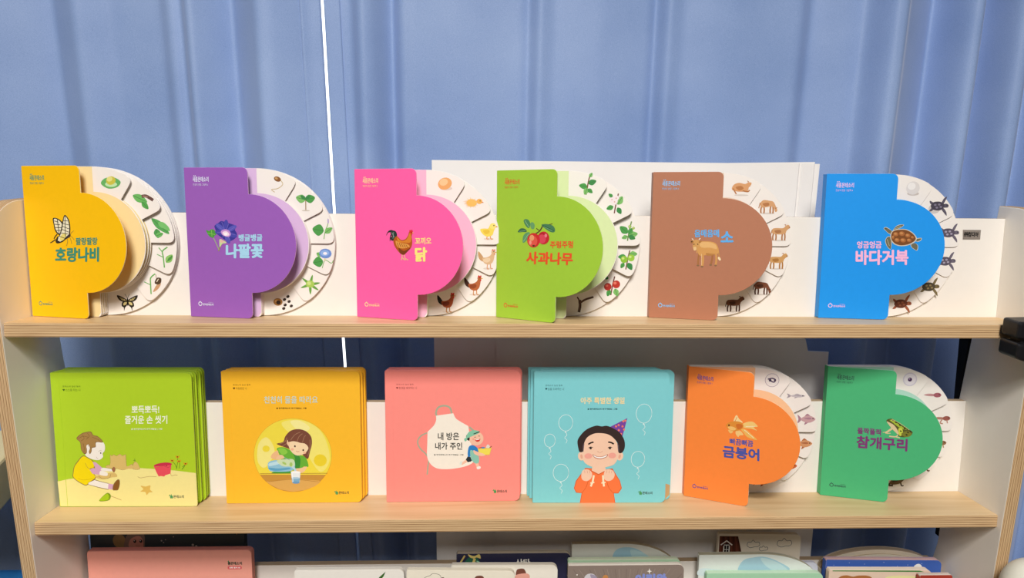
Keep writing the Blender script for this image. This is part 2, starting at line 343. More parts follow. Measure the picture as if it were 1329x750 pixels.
    if kind == 'apple':
        if k == 0: m_twig(P, [(0, -.2, .8, 170), (.0, -.3, .7, 250), (.1, .1, .8, 20), (.05, -.4, .6, -40), (.2, .7, .5, 60)])
        if k == 1: m_twig(P, [(-.2, -.3, .7, 200), (.2, -.1, .9, 60), (.2, -.4, .7, -60), (-.3, .6, .5, 140)], None, '7a4a44', True)
        if k == 2: m_twig(P, [(-.1, -.2, 1.0, 140), (0, -.4, .9, 10), (0, -.5, .7, -20), (0, -.3, .7, 60), (-.1, -.5, .6, 200)], [(.1, .45, .16, '9dbb62', 'c6d88e'), (.45, .3, .14, 'a8be62', 'd2dfa0')], '6f8f4a')
        if k == 3: m_twig(P, [(-.1, .3, .8, 180), (.2, .6, .8, 0), (.1, -.3, .8, -60), (-.3, -.3, .6, 240)], [(-.3, .05, .36, '8fbe3e', 'c8e07a'), (.4, .2, .34, '9ac846', 'd0e68a')], '7a5a40')
        if k == 4: m_twig(P, [(-.2, -.4, .7, 250), (.3, -.3, .8, -70), (-.4, .7, .5, 150)], [(-.42, -.1, .38, 'b0322c', 'd9695a'), (.42, .15, .4, 'ba382e', 'e07a66')], '6b4136')
        if k == 5: P.line('4a342c', [(-.55, -.95), (-.45, -.3), (-.5, .3)], .28); P.line('5a4034', [(-.45, .0), (.1, .35), (.9, .6)], .2); P.line('6f5244', [(-.55, -.8), (-.5, -.1)], .08); P.line('5a4034', [(-.5, .2), (-.75, .6)], .14)
    if kind == 'cow':
        c, d, p = [('d9a070', 'b97c4c', 'lie'), ('d6a274', 'b47a4e', 'graze'), ('d2a070', 'ae7850', 'stand'), ('cd9c62', 'ad783f', 'stand'), ('7a4a34', '54301f', 'graze'), ('6f4630', '4a2b1c', 'stand')][k]
        m_cow(P, c, d, p)
    if kind == 'sea_turtle':
        if k == 0: P.ell('c9beb6', .05, -.55, .6, .2); P.ell('dcd6d2', 0, 0, .68, .66); P.ell('eeeae6', -.15, .18, .4, .36)
        elif k == 1: P.ell('cfc6c0', -.35, -.25, .6, .5); m_turtle(P, '4a4450', '5c5664', '827a8c')
        elif k < 4: m_turtle(P, '5a5260', '6c6472', 'a59cae')
        elif k == 4: m_turtle(P, '4f4636', '7a6a48', '8f7c54')
        else: m_turtle(P, '6a3a2c', 'a05c40', '94583e')
    if kind == 'goldfish':
        if k == 0: P.ell('b9aeb6', 0, 0, .75, .75); P.ell('e9e2de', 0, 0, .68, .68); P.line('5a4a66', [(-.45, .1), (0, .2), (.35, .05), (.2, -.2), (-.1, -.1)], .14); P.ell('3a3350', -.2, -.02, .14, .14); P.ell('4a4058', .3, .0, .12, .12)
        elif k == 1: m_fish(P, 'c4bcc0', 'a39aa2', .4)
        elif k == 2: m_fish(P, 'c8a0a4', 'ac8090')
        elif k == 3: m_fish(P, 'd2966a', 'b06c48')
        else: m_fish(P, 'c8663a', 'a0452c')
    if kind == 'frog':
        if k == 0: P.ell('d5ccd8', 0, 0, .75, .75); P.ell('e8e0e6', 0, 0, .62, .62); P.ell('4a2f58', 0, -.02, .22, .22); P.ell('a58fb0', -.05, .05, .08, .08)
        elif k == 1: m_tadpole(P, 'a4606a', 'c89a9a')
        elif k == 2: m_tadpole(P, '9a5a50', 'b98a78', True)
        elif k == 3: m_tadpole(P, '8f6a4a', 'b09468', True)
        elif k == 4: m_frog(P, '8a7048', '6a5234')
        else: m_frog(P, '6e5a3c', '4a3c28')

# ------------------------------------------------------------------ the display shelf (x right, y away, z up)
T = 0.07887                                      # the shelves lean back by 4.5 degrees
CT, ST = math.cos(T), math.sin(T)
W0, W1 = -.004, 1.300
SH = {1: (0.0, Z0, .0635), 2: (.00443, Z0-.27232, .0806), 3: (.00886, Z0-.54464, .100), 4: (.0133, Z0-.80, .105)}   # front edge y, z, depth
def on(k, x, dep, h=0):                          # a point on shelf k: x, depth from its front edge, height above its top
    y, z, d = SH[k]; return Vector((x, y+dep*CT+h*ST, z-dep*ST+h*CT))
shelf = empty('display_bookshelf', 'long white and plywood display bookshelf with tilted shelves standing before blue curtains', 'bookshelf', ((W0+W1)/2, .05, 0))
def sub(name, bm, mats, parent, **kw):           # world-space part of a thing whose Empty is not at the origin
    o = mesh_obj(name, bm, mats, parent, **kw); o.location = Vector(o.location)-parent.location; return o
for side, (xa, xb) in (('l', (-.022, W0)), ('r', (W1, W1+.018))):
    prof = [(-.0052, 0)] + [(.055-.06*math.cos(a), Z0+.0870+.06*math.sin(a)) for a in (PI/2*k/10 for k in range(11))] + \
           [(.0895, Z0+.147), (.112, Z0-.15), (.112, Z0-.38), (.135, Z0-.50), (.145, 0)]
    bm = bmesh.new(); w = (xb-xa)/2
    a = [bm.verts.new((-w, y, z)) for y, z in prof]; b = [bm.verts.new((w, y, z)) for y, z in prof]
    bm.faces.new(a).material_index = 0; bm.faces.new(b[::-1]).material_index = 0
    for i in range(len(prof)):
        bm.faces.new((a[i], b[i], b[(i+1) % len(prof)], a[(i+1) % len(prof)])).material_index = 1
    sub('side_panel', bm, [M_WHITE, M_EX], shelf, loc=((xa+xb)/2, 0, 0), bevel=.0012)
for k, (fy, fz, d) in SH.items():
    bm = bmesh.new(); fs = box(bm, W0, W1, 0, d, -.018, 0)
    bm.normal_update()
    for f in fs: f.material_index = 1 if abs(f.normal.y) > .5 else 0
    o = sub('shelf_board', bm, [M_FACE, M_EZ], shelf, loc=(0, fy, fz), bevel=.0012); o.rotation_euler = (-T, 0, 0)
    h = (.1362, .1387, .1387, .10)[k-1]
    bm = bmesh.new(); fs = box(bm, W0, W1, d, d+.012, -.018, h); bm.normal_update()
    for f in fs: f.material_index = 1 if abs(f.normal.z) > .5 else 0
    rail = sub('back_rail', bm, [M_RAIL, paint('b39b7c', .6, .2, .1, 60)], shelf, loc=(0, fy, fz), bevel=.0008); rail.rotation_euler = (-T, 0, 0)
    if k == 1:
        bm = bmesh.new(); yy = d-.0006
        plate(bm, [(1.2425, .1076), (1.2665, .1076), (1.2665, .1206), (1.2415, .1206)], yy, d)
        st = mesh_obj('maker_sticker', bm, paint('8a8078', .4, .3), rail); st['label'] = 'grey maker sticker with black lettering'
        A = Art(); A.text('1d1a18', '㈜컴디아', 1.2435, .1176, 1.2635, .1112, .0003); A.build('lettering', rail, yy)

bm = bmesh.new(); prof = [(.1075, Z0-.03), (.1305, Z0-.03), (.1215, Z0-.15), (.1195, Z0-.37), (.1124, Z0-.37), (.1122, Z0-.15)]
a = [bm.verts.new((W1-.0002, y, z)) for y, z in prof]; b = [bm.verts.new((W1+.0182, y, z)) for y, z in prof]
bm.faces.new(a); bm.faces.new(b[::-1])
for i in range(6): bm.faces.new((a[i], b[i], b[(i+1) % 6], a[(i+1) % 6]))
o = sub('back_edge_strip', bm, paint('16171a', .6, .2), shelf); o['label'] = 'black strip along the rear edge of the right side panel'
# ------------------------------------------------------------------ round tabbed books
HB, WB, RC = .1935, .089, .0632                 # height, spine-part width, radius of the cover's half disc
WP, RP, RI = .0915, .0965, .0655
def logo_round(A, col, num):
    t = HB
    A.poly(col, [(.0128, t-.0110), (.0142, t-.0098), (.0148, t-.0112)]); A.poly(col, [(.0150, t-.0112), (.0158, t-.0096), (.0170, t-.0108)])
    A.text(col, '새롬', .0122, t-.0118, .0190, t-.0182, .0001); A.text(col, '몬테소리', .0196, t-.0118, .0345, t-.0182, .00012)
    A.text(col, '한살이 관찰 그림책 '+num, .0122, t-.0204, .0335, t-.0232)
    A.part('imprint')
    p = [(.0147+.0024*math.cos(q), .0172+.0024*math.sin(q)) for q in (2*PI*k/16 for k in range(16))]
    A.line(col, p+[p[0]], .0010); A.poly(col, [(.0147, .0212), (.0137, .0193), (.0157, .0193)])
    A.text(col, '한국몬테소리', .0186, .0178, .0335, .0152, .0001); A.text(col, '교육연구소', .0262, .0199, .0335, .0184)
def cover_outline():
    pts = fillet([(0, .03), (0, 0), (WB, 0), (WB, .03)], [0, .001, .007, 0])[1:-1]
    pts += arc(WB, HB/2, RC, -90, 90, 40)
    pts += fillet([(WB, HB-.03), (WB, HB), (0, HB), (0, HB-.03)], [0, .007, .001, 0])[1:-1]
    return pts
def page_outline(a_end):
    pts = fillet([(0, .03), (0, 0), (WP, 0), (WP, .03)], [0, .001, .005, 0])[1:-1]
    c = (WP, HB/2)
    if a_end > -89:
        pts += arc(*c, RI, -90, a_end, 24)
        # tab corner rounded where its lower edge meets the rim
        ca, sa = math.cos(math.radians(a_end)), math.sin(math.radians(a_end))
        p0 = (c[0]+(RP-.009)*ca, c[1]+(RP-.009)*sa); p1 = (c[0]+RP*ca, c[1]+RP*sa); d = math.degrees(.009/RP)
        p2 = (c[0]+RP*math.cos(math.radians(a_end+d)), c[1]+RP*math.sin(math.radians(a_end+d)))
        for t in (0, .25, .5, .75): pts.append(tuple((1-t)**2*p0[m]+2*t*(1-t)*p1[m]+t*t*p2[m] for m in (0, 1)))
        pts += arc(*c, RP, a_end+d, 90, 40)
    else:
        pts = [(0, 0)]+arc(*c, RP, -90, 90, 60)
    pts += [(0, HB)]
    return pts
AE = [57, 27, 0, -27, -56, -90]
def tab_book(kind, shelf_no, x, ang, fan, col, pale, corners, num, logo, art_fn, title_fn, label, tz=0, gap=.0008):
    d = SH[shelf_no][2]
    root = empty('tabbed_board_book', label, 'book', on(shelf_no, x, d-gap, .0004), (-T, 0, math.radians(tz)), 'round tabbed nature board books')
    tp = .00125; TT = .0016+6*tp+.0006
    mc = paint(col, .42, .3, .035, 160); mp = M_PAGE
    bm = bmesh.new(); plate(bm, [(0, 0)]+arc(WP, HB/2, RP, -90, 90, 60)+[(0, HB)], -.0013, 0)
    mesh_obj('back_cover', bm, mp, root, bevel=.0004)
    bm = bmesh.new(); box(bm, -.0014, .0002, -TT, 0, 0.0003, HB-.0003); mesh_obj('spine', bm, mc, root, bevel=.0004)['label'] = 'coloured spine'
    for k in range(5, -1, -1):
        y1 = -.0016-(5-k)*tp; bm = bmesh.new(); plate(bm, page_outline(AE[k]), -tp*.97, 0)
        pg = mesh_obj('tabbed_page', bm, mp, root, loc=(.0004, y1, 0), bevel=.0003); pg.rotation_euler = (0, 0, -math.radians(fan*(1-k/5.0)**1.6))
        A = Art()
        pp = [(.0004, .0004), (WP-.004, .0004)]+[(WP-.0005, .006)]+arc(WP, HB/2, RI-.0008, -90, 90, 40)+[(WP, HB/2+RI-.001), (WP, HB-.0004), (.0004, HB-.0004)]
        A.poly(pale, pp)
        mid = [73, 42, 13.5, -13.5, -41.5, -72][k]; rr = .0825
        cx, cy = WP+rr*math.cos(math.radians(mid)), HB/2+rr*math.sin(math.radians(mid))
        if k == 0: cx += .0
        page_pictures(kind, k, Pic(A, cx, cy, .0134, 0, 1))
        A.build('printed_picture', pg, -tp*.97)
    bm = bmesh.new(); plate(bm, cover_outline(), -.0014, 0, 0, 1)
    for fc in bm.faces:
        if fc.calc_center_median().x < .0015: fc.material_index = 0
    cv = mesh_obj('front_cover', bm, [mc, paint(pale, .5, .25)], root, loc=(-.0014, -TT+.0004, 0), bevel=.0003); cv.rotation_euler = (0, 0, -math.radians(ang-tz))
    H = homography(corners, [(0, HB), (WB, HB), (WB, 0), (0, 0)])
    A = Art(H); art_fn(A); A.build('cover_picture', cv, -.0014); n = len(A.items)
    A = Art(H, n); title_fn(A); A.build('cover_title', cv, -.0014)
    A = Art(); logo_round(A, logo, num); A.build('publisher_mark', cv, -.0014)
    return root

def art_butterfly(A):
    A.frame(30, 215, 5.773)
    K, I = '2e2a24', 'efe7c8'
    A.blob(K, [(230, 380), (268, 384), (302, 418), (312, 480), (275, 505), (246, 474), (236, 430)]); A.blob(I, [(238, 386), (266, 392), (294, 422), (302, 474), (276, 494), (254, 470), (243, 430)])
    A.line(K, [(250, 540), (228, 556), (212, 565)], 8, 3); A.line(K, [(262, 500), (246, 520), (240, 535)], 8, 3)
    A.blob(K, [(316, 356), (346, 392), (357, 450), (352, 512), (322, 542), (296, 562), (262, 570), (250, 552), (262, 520), (276, 510), (290, 460), (300, 400)])
    A.blob(I, [(317, 366), (339, 396), (349, 450), (344, 506), (318, 534), (294, 552), (268, 556), (272, 522), (284, 508), (298, 460), (307, 404)])
    A.blob('ead97a', [(330, 500), (312, 540), (288, 550), (282, 528), (300, 500)])
    for a, b in (((305, 398), (338, 402)), ((300, 420), (346, 432)), ((297, 440), (348, 462)), ((292, 462), (346, 486)), ((284, 490), (340, 500)), ((276, 515), (318, 532)), ((318, 366), (322, 520))): A.line(K, [a, b], 4.5)
    for a, b in (((240, 400), (270, 410)), ((244, 425), (282, 430)), ((248, 450), (292, 452)), ((256, 472), (298, 472)), ((262, 390), (276, 490))): A.line(K, [a, b], 5)
    A.ell(K, 272, 556, 8, 6); A.ell(K, 264, 530, 7, 6); A.blob('3a3026', [(352, 500), (360, 512), (350, 525), (322, 540), (318, 530)])
    for p in ([(356, 508), (366, 490), (382, 476)], [(358, 514), (374, 528), (386, 546)], [(350, 522), (362, 545), (368, 575)], [(336, 536), (338, 560), (330, 590)]): A.line('8a7440', p, 3, 3)
def art_glory(A):
    A.frame(240, 220, 5.773)
    A.line('9a8a5a', [(300, 545), (280, 560), (262, 590), (252, 620)], 9, 4); A.line('9ab07a', [(205, 500), (220, 530), (240, 575), (255, 610)], 6, 4)
    A.blob('4f9a3e', [(168, 482), (160, 460), (182, 468), (200, 455), (222, 464), (236, 490), (222, 506), (212, 520), (190, 512), (178, 500)]); A.line('8fca62', [(172, 484), (226, 496)], 3); A.line('8fca62', [(200, 460), (204, 512)], 3)
    A.blob('c9d9a0', [(262, 530), (300, 548), (308, 560), (280, 565), (262, 590), (258, 560)]); A.blob('e6b9a8', [(268, 535), (290, 545), (285, 556), (266, 555)])
    A.blob('3d3a96', [(222, 430), (250, 408), (272, 394), (305, 404), (330, 412), (378, 432), (372, 462), (386, 490), (378, 520), (340, 544), (300, 536), (270, 515), (240, 490), (230, 460)])
    for i, (cx, cy, a) in enumerate(((262, 440, 40), (305, 422, 95), (350, 450, 150), (352, 500, 200), (318, 528, 250), (264, 480, 5))): A.ell(('5a58b8', '4b49a8')[i % 2], cx, cy, 38, 17, a)
    for b in ((240, 425), (275, 400), (325, 415), (372, 440), (376, 500), (335, 538), (280, 520), (240, 480)): A.line('7a6cc4', [(304, 480), b], 3)
    A.blob('c48fd4', [(270, 470), (300, 456), (330, 468), (342, 496), (326, 514), (296, 508), (276, 494)]); A.blob('f2d4ea', [(280, 480), (304, 470), (324, 482), (330, 500), (310, 508), (290, 500)]); A.ell('fbf3fa', 304, 492, 14, 11)
def art_rooster(A):
    A.frame(465, 220, 5.773)
    for q in ([(282, 510), (258, 480), (232, 484), (222, 505)], [(290, 505), (265, 472), (240, 474), (228, 490)], [(285, 520), (262, 500), (250, 520), (248, 550)]): A.line('26302c', q, 13, 5, True)
    A.blob('2c3a34', [(262, 470), (290, 476), (300, 505), (290, 540), (262, 545), (250, 528), (262, 510), (252, 490)]); A.line('8fa096', [(262, 485), (280, 520)], 4); A.line('8fa096', [(275, 482), (270, 530)], 3)
    for q in ([(338, 640), (336, 670), (330, 690)], [(350, 640), (356, 672), (362, 690)], [(336, 672), (356, 690)], [(356, 676), (380, 690)]): A.line('e8b48a', q, 7)
    A.blob('b5581e', [(274, 540), (298, 512), (330, 540), (362, 534), (382, 506), (388, 484), (402, 474), (412, 486), (408, 520), (412, 560), (402, 600), (370, 632), (350, 652), (322, 640), (290, 600), (276, 570)])
    A.blob('d9822e', [(300, 520), (332, 548), (366, 540), (384, 512), (396, 486), (404, 520), (396, 560), (350, 560), (310, 558)])
    A.blob('7a3c1a', [(312, 600), (350, 622), (396, 600), (372, 632), (348, 650), (322, 638)]); A.blob('e09a48', [(290, 545), (320, 562), (372, 570), (392, 592), (340, 604), (300, 588)])
    for k in range(5): A.line('8f4a1c', [(300+k*16, 560+k*4), (312+k*17, 592+k*2)], 4)
    A.blob('d9342e', [(390, 478), (396, 466), (404, 472), (410, 464), (416, 476), (414, 496), (406, 500), (396, 490)]); A.poly('d9b060', [(413, 484), (424, 490), (413, 494)]); A.ell('2a1a14', 406, 485, 3, 3)
def art_apples(A):
    A.frame(650, 225, 5.773)
    A.line('5a4030', [(250, 462), (280, 440), (300, 405)], 9, 4); A.line('5a4030', [(280, 440), (258, 420)], 6); A.line('5a4030', [(300, 408), (330, 398), (368, 388)], 5, 4)
    for i, pts in enumerate(([(170, 362), (186, 350), (208, 362), (216, 390), (206, 418), (184, 400)], [(216, 384), (232, 374), (246, 396), (240, 424), (222, 420)], [(130, 446), (148, 420), (178, 422), (192, 444), (160, 446)], [(164, 524), (166, 480), (186, 452), (212, 452), (202, 490), (184, 516)], [(292, 396), (330, 390), (372, 404), (386, 440), (366, 452), (330, 432)])):
        A.blob(('4f8a5a', '6aa06a', '3f6e4a', '5f9a68', '4a7f58')[i], pts)
    A.line('9ac49a', [(180, 362), (206, 410)], 3); A.line('9ac49a', [(168, 516), (204, 460)], 3); A.line('2f5a3e', [(300, 398), (378, 440)], 4); A.line('7fb086', [(310, 410), (366, 440)], 3); A.line('86ac8c', [(140, 442), (184, 436)], 3)
    A.ell('c42c34', 306, 492, 40, 48); A.ell('d9485a', 296, 500, 26, 34); A.ell('e8808a', 322, 475, 9, 14); A.line('8a2028', [(285, 462), (300, 458), (312, 466)], 4, 3)
    A.ell('cc3030', 238, 508, 44, 54); A.ell('e0584a', 232, 515, 32, 40); A.ell('e8a070', 226, 490, 16, 22); A.ell('ef9a86', 216, 525, 8, 16); A.ell('8a4a30', 238, 548, 11, 7); A.ell('2c2018', 238, 550, 6, 4)
def art_cow(A):
    A.frame(850, 225, 5.767)
    for q, c in (([(342, 590), (334, 640), (330, 690)], 'a86f42'), ([(438, 590), (436, 640), (424, 688)], 'a56c40')): A.line(c, q, 14, 4)
    for q in ([(326, 572), (320, 600)],): A.line('c8925a', q, 10)
    A.line('c08a52', [(470, 540), (484, 600), (488, 640)], 9, 4); A.ell('efd9b0', 488, 642, 9, 15, -30)
    A.blob('d39a58', [(336, 520), (372, 512), (430, 516), (464, 530), (482, 566), (482, 600), (458, 612), (420, 614), (384, 616), (352, 622), (330, 598), (326, 550)])
    A.blob('e3b273', [(350, 520), (420, 520), (462, 540), (468, 570), (420, 560), (370, 560), (346, 548)])
    A.blob('b87f45', [(390, 600), (430, 604), (460, 606), (440, 616), (400, 620)])
    A.line('cf9656', [(364, 600), (368, 650), (360, 700)], 17, 4); A.line('cf9656', [(464, 600), (466, 650), (460, 694)], 15, 4); A.line('e8c492', [(358, 606), (356, 690)], 4)
    for x, y in ((360, 700), (460, 692), (330, 692), (424, 688)): A.ell('8a6a4a', x, y, 10, 6)
    A.blob('cf9a5a', [(296, 506), (330, 500), (346, 520), (336, 556), (320, 576), (302, 576), (292, 556), (294, 530)]); A.blob('e6bf88', [(298, 556), (318, 556), (316, 578), (300, 578)])
    A.blob('b07840', [(276, 512), (292, 505), (300, 520), (284, 526)]); A.ell('3a2a1e', 286, 515, 6, 5); A.blob('b07840', [(338, 512), (358, 508), (352, 522), (338, 524)])
    A.line('f2e8d6', [(298, 504), (288, 492)], 6); A.line('f2e8d6', [(338, 500), (350, 490)], 6); A.ell('2a1c14', 302, 534, 4, 4); A.ell('2a1c14', 330, 534, 4, 4)
def art_turtle(A):
    A.frame(1080, 225, 5.771)
    O = 'cfc9b8'
    for c, g in ((O, 3.5), ('6f6a54', 0)):
        A.blob(c, [(484-g, 418+g), (502, 396-g), (530, 384-g), (558+g, 382), (542, 398+g), (510, 412+g)]); A.blob(c, [(424-g, 494), (442, 472-g), (462+g, 480), (466+g, 520), (462, 562+g), (444-g, 552), (428-g, 524)])
        A.blob(c, [(648, 492-g), (692+g, 484-g), (690+g, 496+g), (664, 506+g)]); A.blob(c, [(620-g, 530), (648, 520), (668+g, 540), (662+g, 572+g), (638, 560+g), (624-g, 548)])
        A.blob(c, [(410-g, 410), (422, 402-g), (448, 414-g), (474, 434), (466, 450+g), (440, 440+g), (424, 424+g)])
    A.line('b9b296', [(434, 490), (452, 540)], 4); A.line('b9b296', [(492, 412), (540, 392)], 4); A.ell('1e1a14', 424, 411, 3, 3)
    A.blob(O, [(460, 452), (478, 424), (524, 414), (580, 416), (628, 440), (660, 478), (650, 508), (600, 534), (540, 542), (490, 528), (462, 494)])
    A.blob('7a4a26', [(466, 454), (482, 429), (524, 419), (578, 421), (624, 444), (652, 478), (644, 503), (598, 528), (540, 536), (494, 522), (468, 492)])
    for x, y, rx, ry in ((500, 452, 20, 16), (546, 448, 22, 17), (592, 462, 20, 15), (510, 496, 20, 15), (556, 498, 22, 16), (602, 498, 18, 13), (628, 476, 12, 9), (480, 475, 9, 14)): A.ell('a8683a', x, y, rx, ry, 10); A.ell('c48a54', x-3, y-3, rx*.55, ry*.5, 10)
def art_goldfish(A):
    A.frame(890, 475, 5.773)
    A.blob('f2c878', [(402, 430), (440, 404), (490, 398), (528, 432), (500, 440), (522, 464), (480, 450), (440, 446)]); A.blob('f0b85e', [(400, 450), (440, 456), (480, 490), (524, 534), (480, 524), (448, 510), (424, 480)])
    A.blob('f6d79a', [(352, 394), (372, 350), (392, 378), (418, 404), (384, 406)]); A.blob('f3c880', [(370, 468), (398, 466), (424, 496), (396, 502), (386, 514), (368, 492)]); A.blob('f0c070', [(312, 464), (336, 462), (348, 476), (330, 488)])
    A.blob('e09038', [(298, 424), (320, 404), (360, 396), (408, 404), (424, 436), (400, 462), (356, 470), (322, 460), (304, 444)]); A.blob('d0702c', [(370, 420), (410, 418), (416, 440), (384, 456)]); A.blob('f2bf70', [(310, 440), (340, 436), (370, 452), (350, 466), (322, 458)])
    A.ell('3a2a1c', 318, 426, 6, 6); A.line('f8e6c0', [(430, 460), (500, 520)], 4); A.line('f8e6c0', [(440, 436), (510, 432)], 4); A.line('c8702c', [(360, 400), (376, 366)], 3)
def art_frog(A):
    A.frame(1070, 475, 5.767)
    D, L, S = '7a7a2e', 'd9d06a', 'dcc79a'
    A.line(S, [(492, 460), (464, 480), (440, 494)], 14, 4); A.line(S, [(422, 490), (446, 488)], 5); A.line(S, [(450, 498), (480, 496)], 5)
    A.line(S, [(540, 500), (520, 522), (470, 518)], 9, 4); A.line(S, [(510, 522), (550, 530)], 7)
    A.blob('57562a', [(448, 402), (470, 388), (500, 392), (540, 420), (590, 452), (640, 482), (642, 500), (620, 520), (580, 526), (545, 520), (520, 490), (490, 456), (462, 424)])
    A.blob(S, [(452, 408), (480, 420), (510, 440), (536, 480), (540, 508), (516, 488), (490, 462), (466, 432)])
    A.blob('a5b83a', [(472, 396), (500, 400), (536, 426), (580, 456), (600, 470), (560, 462), (520, 436), (492, 414)]); A.blob('c8d24e', [(540, 460), (566, 462), (572, 500), (550, 516), (540, 490)]); A.blob(D, [(560, 500), (600, 480), (636, 492), (628, 516), (590, 524)])
    for x, y in ((520, 415), (550, 436), (585, 462), (610, 490), (600, 508), (556, 480), (630, 484)): A.ell('33301c', x, y, 8, 5, 30)
    A.ell('e6dc8a', 496, 398, 8, 7); A.ell('241c14', 498, 398, 5, 5); A.line('d9cf86', [(500, 396), (560, 428), (620, 472)], 3, 4)

def ttl(*rows):
    def fn(A):
        for col, fr, st, bx, bold, tr, bl in rows: A.frame(*fr).text(col, st, *bx, bold=bold, tr=tr, bl=bl)
    return fn
fY, fP, fK, fG, fB, fS, fO, fF = (0, 190, 3), (220, 190, 3), (440, 190, 3), (620, 190, 3), (820, 190, 3), (1040, 190, 2.585), (860, 450, 3.571), (1040, 450, 3.571)
def cn(fr, *p): return [(fr[0]+x/fr[2], fr[1]+y/fr[2]) for x, y in p]
ROUND = [
 ('butterfly', 1, -.0005, 15.3, 6, 'fcc20a', 'efd9a0', cn(fY, (88, 67), (305, 70), (349, 671), (133, 657)), '3', '4a9a7a', art_butterfly,
  ttl(('3f8f78', fY, '팔랑팔랑', (297, 350, 378, 378), .8, None, None), ('3f8f78', fY, '호랑나비', (221, 389, 383, 443), 2.2, None, None)), 'yellow round tabbed board book with a black and white butterfly on its cover'),
 ('morning_glory', 1, .2035, 11.9, 3, '9a5fb8', 'd9b8dc', cn(fP, (55, 80), (300, 83), (320, 671), (88, 662)), '6', 'dfe0f4', art_glory,
  ttl(('a8d8f0', fP, '뱅글뱅글', (268, 348, 356, 374), .9, None, None), ('a8d8f0', fP, '나팔꽃', (221, 386, 358, 438), 2.6, None, None)), 'purple round tabbed board book with a blue trumpet flower on its cover'),
 ('chicken', 1, .4213, 20.3, 4, 'ff62a8', 'f6b8d0', cn(fK, (65, 90), (307, 93), (307, 678), (77, 663)), '2', 'fbd9a0', art_rooster,
  ttl(('fbd98a', fK, '꼬끼오', (300, 363, 361, 388), .9, None, None), ('fbe884', fK, '닭', (301, 402, 343, 453), 2.4, None, None)), 'bright pink round tabbed board book with an orange rooster on its cover'),
 ('apple', 1, .6064, 33, 9, 'a2cc3e', 'd9e6ae', cn(fG, (83, 97), (300, 97), (289, 688), (78, 664)), '1', 'e05a34', art_apples,
  ttl(('e8542e', fG, '주렁주렁', (273, 374, 353, 400), .8, None, None), ('e8542e', fG, '사과나무', (190, 413, 352, 460), 1.9, (352, 420), (188, 458))), 'lime green round tabbed board book with two red apples on its cover'),
 ('cow', 1, .8118, 15.9, 2, 'b4785c', 'e2cdb8', cn(fB, (92, 102), (364, 104), (335, 677), (70, 665)), '5', '8cc4f0', art_cow,
  ttl(('62aeea', fB, '음매음매', (250, 327, 343, 355), .9, None, None), ('62aeea', fB, '소', (351, 336, 396, 374), 2.2, None, None)), 'brown round tabbed board book with a tan cow on its cover'),
 ('sea_turtle', 1, 1.0440, 10.1, 1, '1f96ee', 'bcdcf0', cn(fS, (90, 90), (335, 91), (304, 583), (62, 576)), '4', 'e8c4ec', art_turtle,
  ttl(('f6b8dc', fS, '엉금엉금', (195, 317, 278, 340), .8, None, None), ('f6b8dc', fS, '바다거북', (192, 347, 370, 395), 2.0, None, None)), 'blue round tabbed board book with a sea turtle on its cover'),
 ('goldfish', 2, .8825, 25.7, 6, 'fb8a3e', 'f6c79a', cn(fO, (123, 85), (418, 110), (391, 733), (100, 683)), '1', '5a4c9a', art_goldfish,
  ttl(('4f57a4', fO, '뻐끔뻐끔', (308, 413, 413, 441), .9, (413, 424), (308, 441)), ('4f57a4', fO, '금붕어', (278, 448, 440, 500), 2.4, (440, 464), (278, 500))), 'orange round tabbed board book with a goldfish on its cover, middle shelf'),
 ('frog', 2, 1.0850, 18.2, 4, '4cb67a', 'b4dccc', cn(fF, (112, 85), (434, 106), (391, 713), (83, 678)), '7', '3a5a50', art_frog,
  ttl(('7e3a76', fF, '폴짝폴짝', (252, 370, 362, 398), .9, (362, 379), (252, 398)), ('7e3a76', fF, '참개구리', (251, 409, 482, 462), 2.4, (482, 425), (249, 462))), 'green round tabbed board book with a frog on its cover, middle shelf'),
]
for r in ROUND: tab_book(*r)

# ------------------------------------------------------------------ square picture books, stacked one behind the other
WS, HS = .1885, .1900
def outline_sq(w, h, r=.007): return fillet([(0, 0), (w, 0), (w, h), (0, h)], [.0006, r, r, .0006])
def square_book(x, dep, tz, th, col, w, h, label, group, page='f1ece2', shelf_no=2, edge=None, name='picture_book', sx=0):
    """hardback: two boards, a page block set in from their edges, a hinge groove and a spine"""
    root = empty(name, label, 'book', on(shelf_no, x, dep, .0004), (-T, sx, math.radians(-tz)), group)
    m = paint(col, .42, .3, .03, 150)
    bm = bmesh.new(); plate(bm, outline_sq(w, h), -.0018, 0); box(bm, .0100, .0106, -.00195, -.0018, .001, h-.001)
    cv = mesh_obj('front_cover', bm, m, root, loc=(0, .0018, 0), bevel=.0005)
    bm = bmesh.new(); plate(bm, outline_sq(w-.0025, h-.005), 0, th-.0042); mesh_obj('pages', bm, paint(page, .7, .1), root, loc=(.0008, .0021, .0024))
    bm = bmesh.new(); plate(bm, outline_sq(w, h), th-.0018, th); mesh_obj('back_cover', bm, m, root, bevel=.0005)
    bm = bmesh.new(); box(bm, -.0009, .0006, .0002, th-.0002, .0002, h-.0002); mesh_obj('spine', bm, m, root, bevel=.0005)
    return root, cv
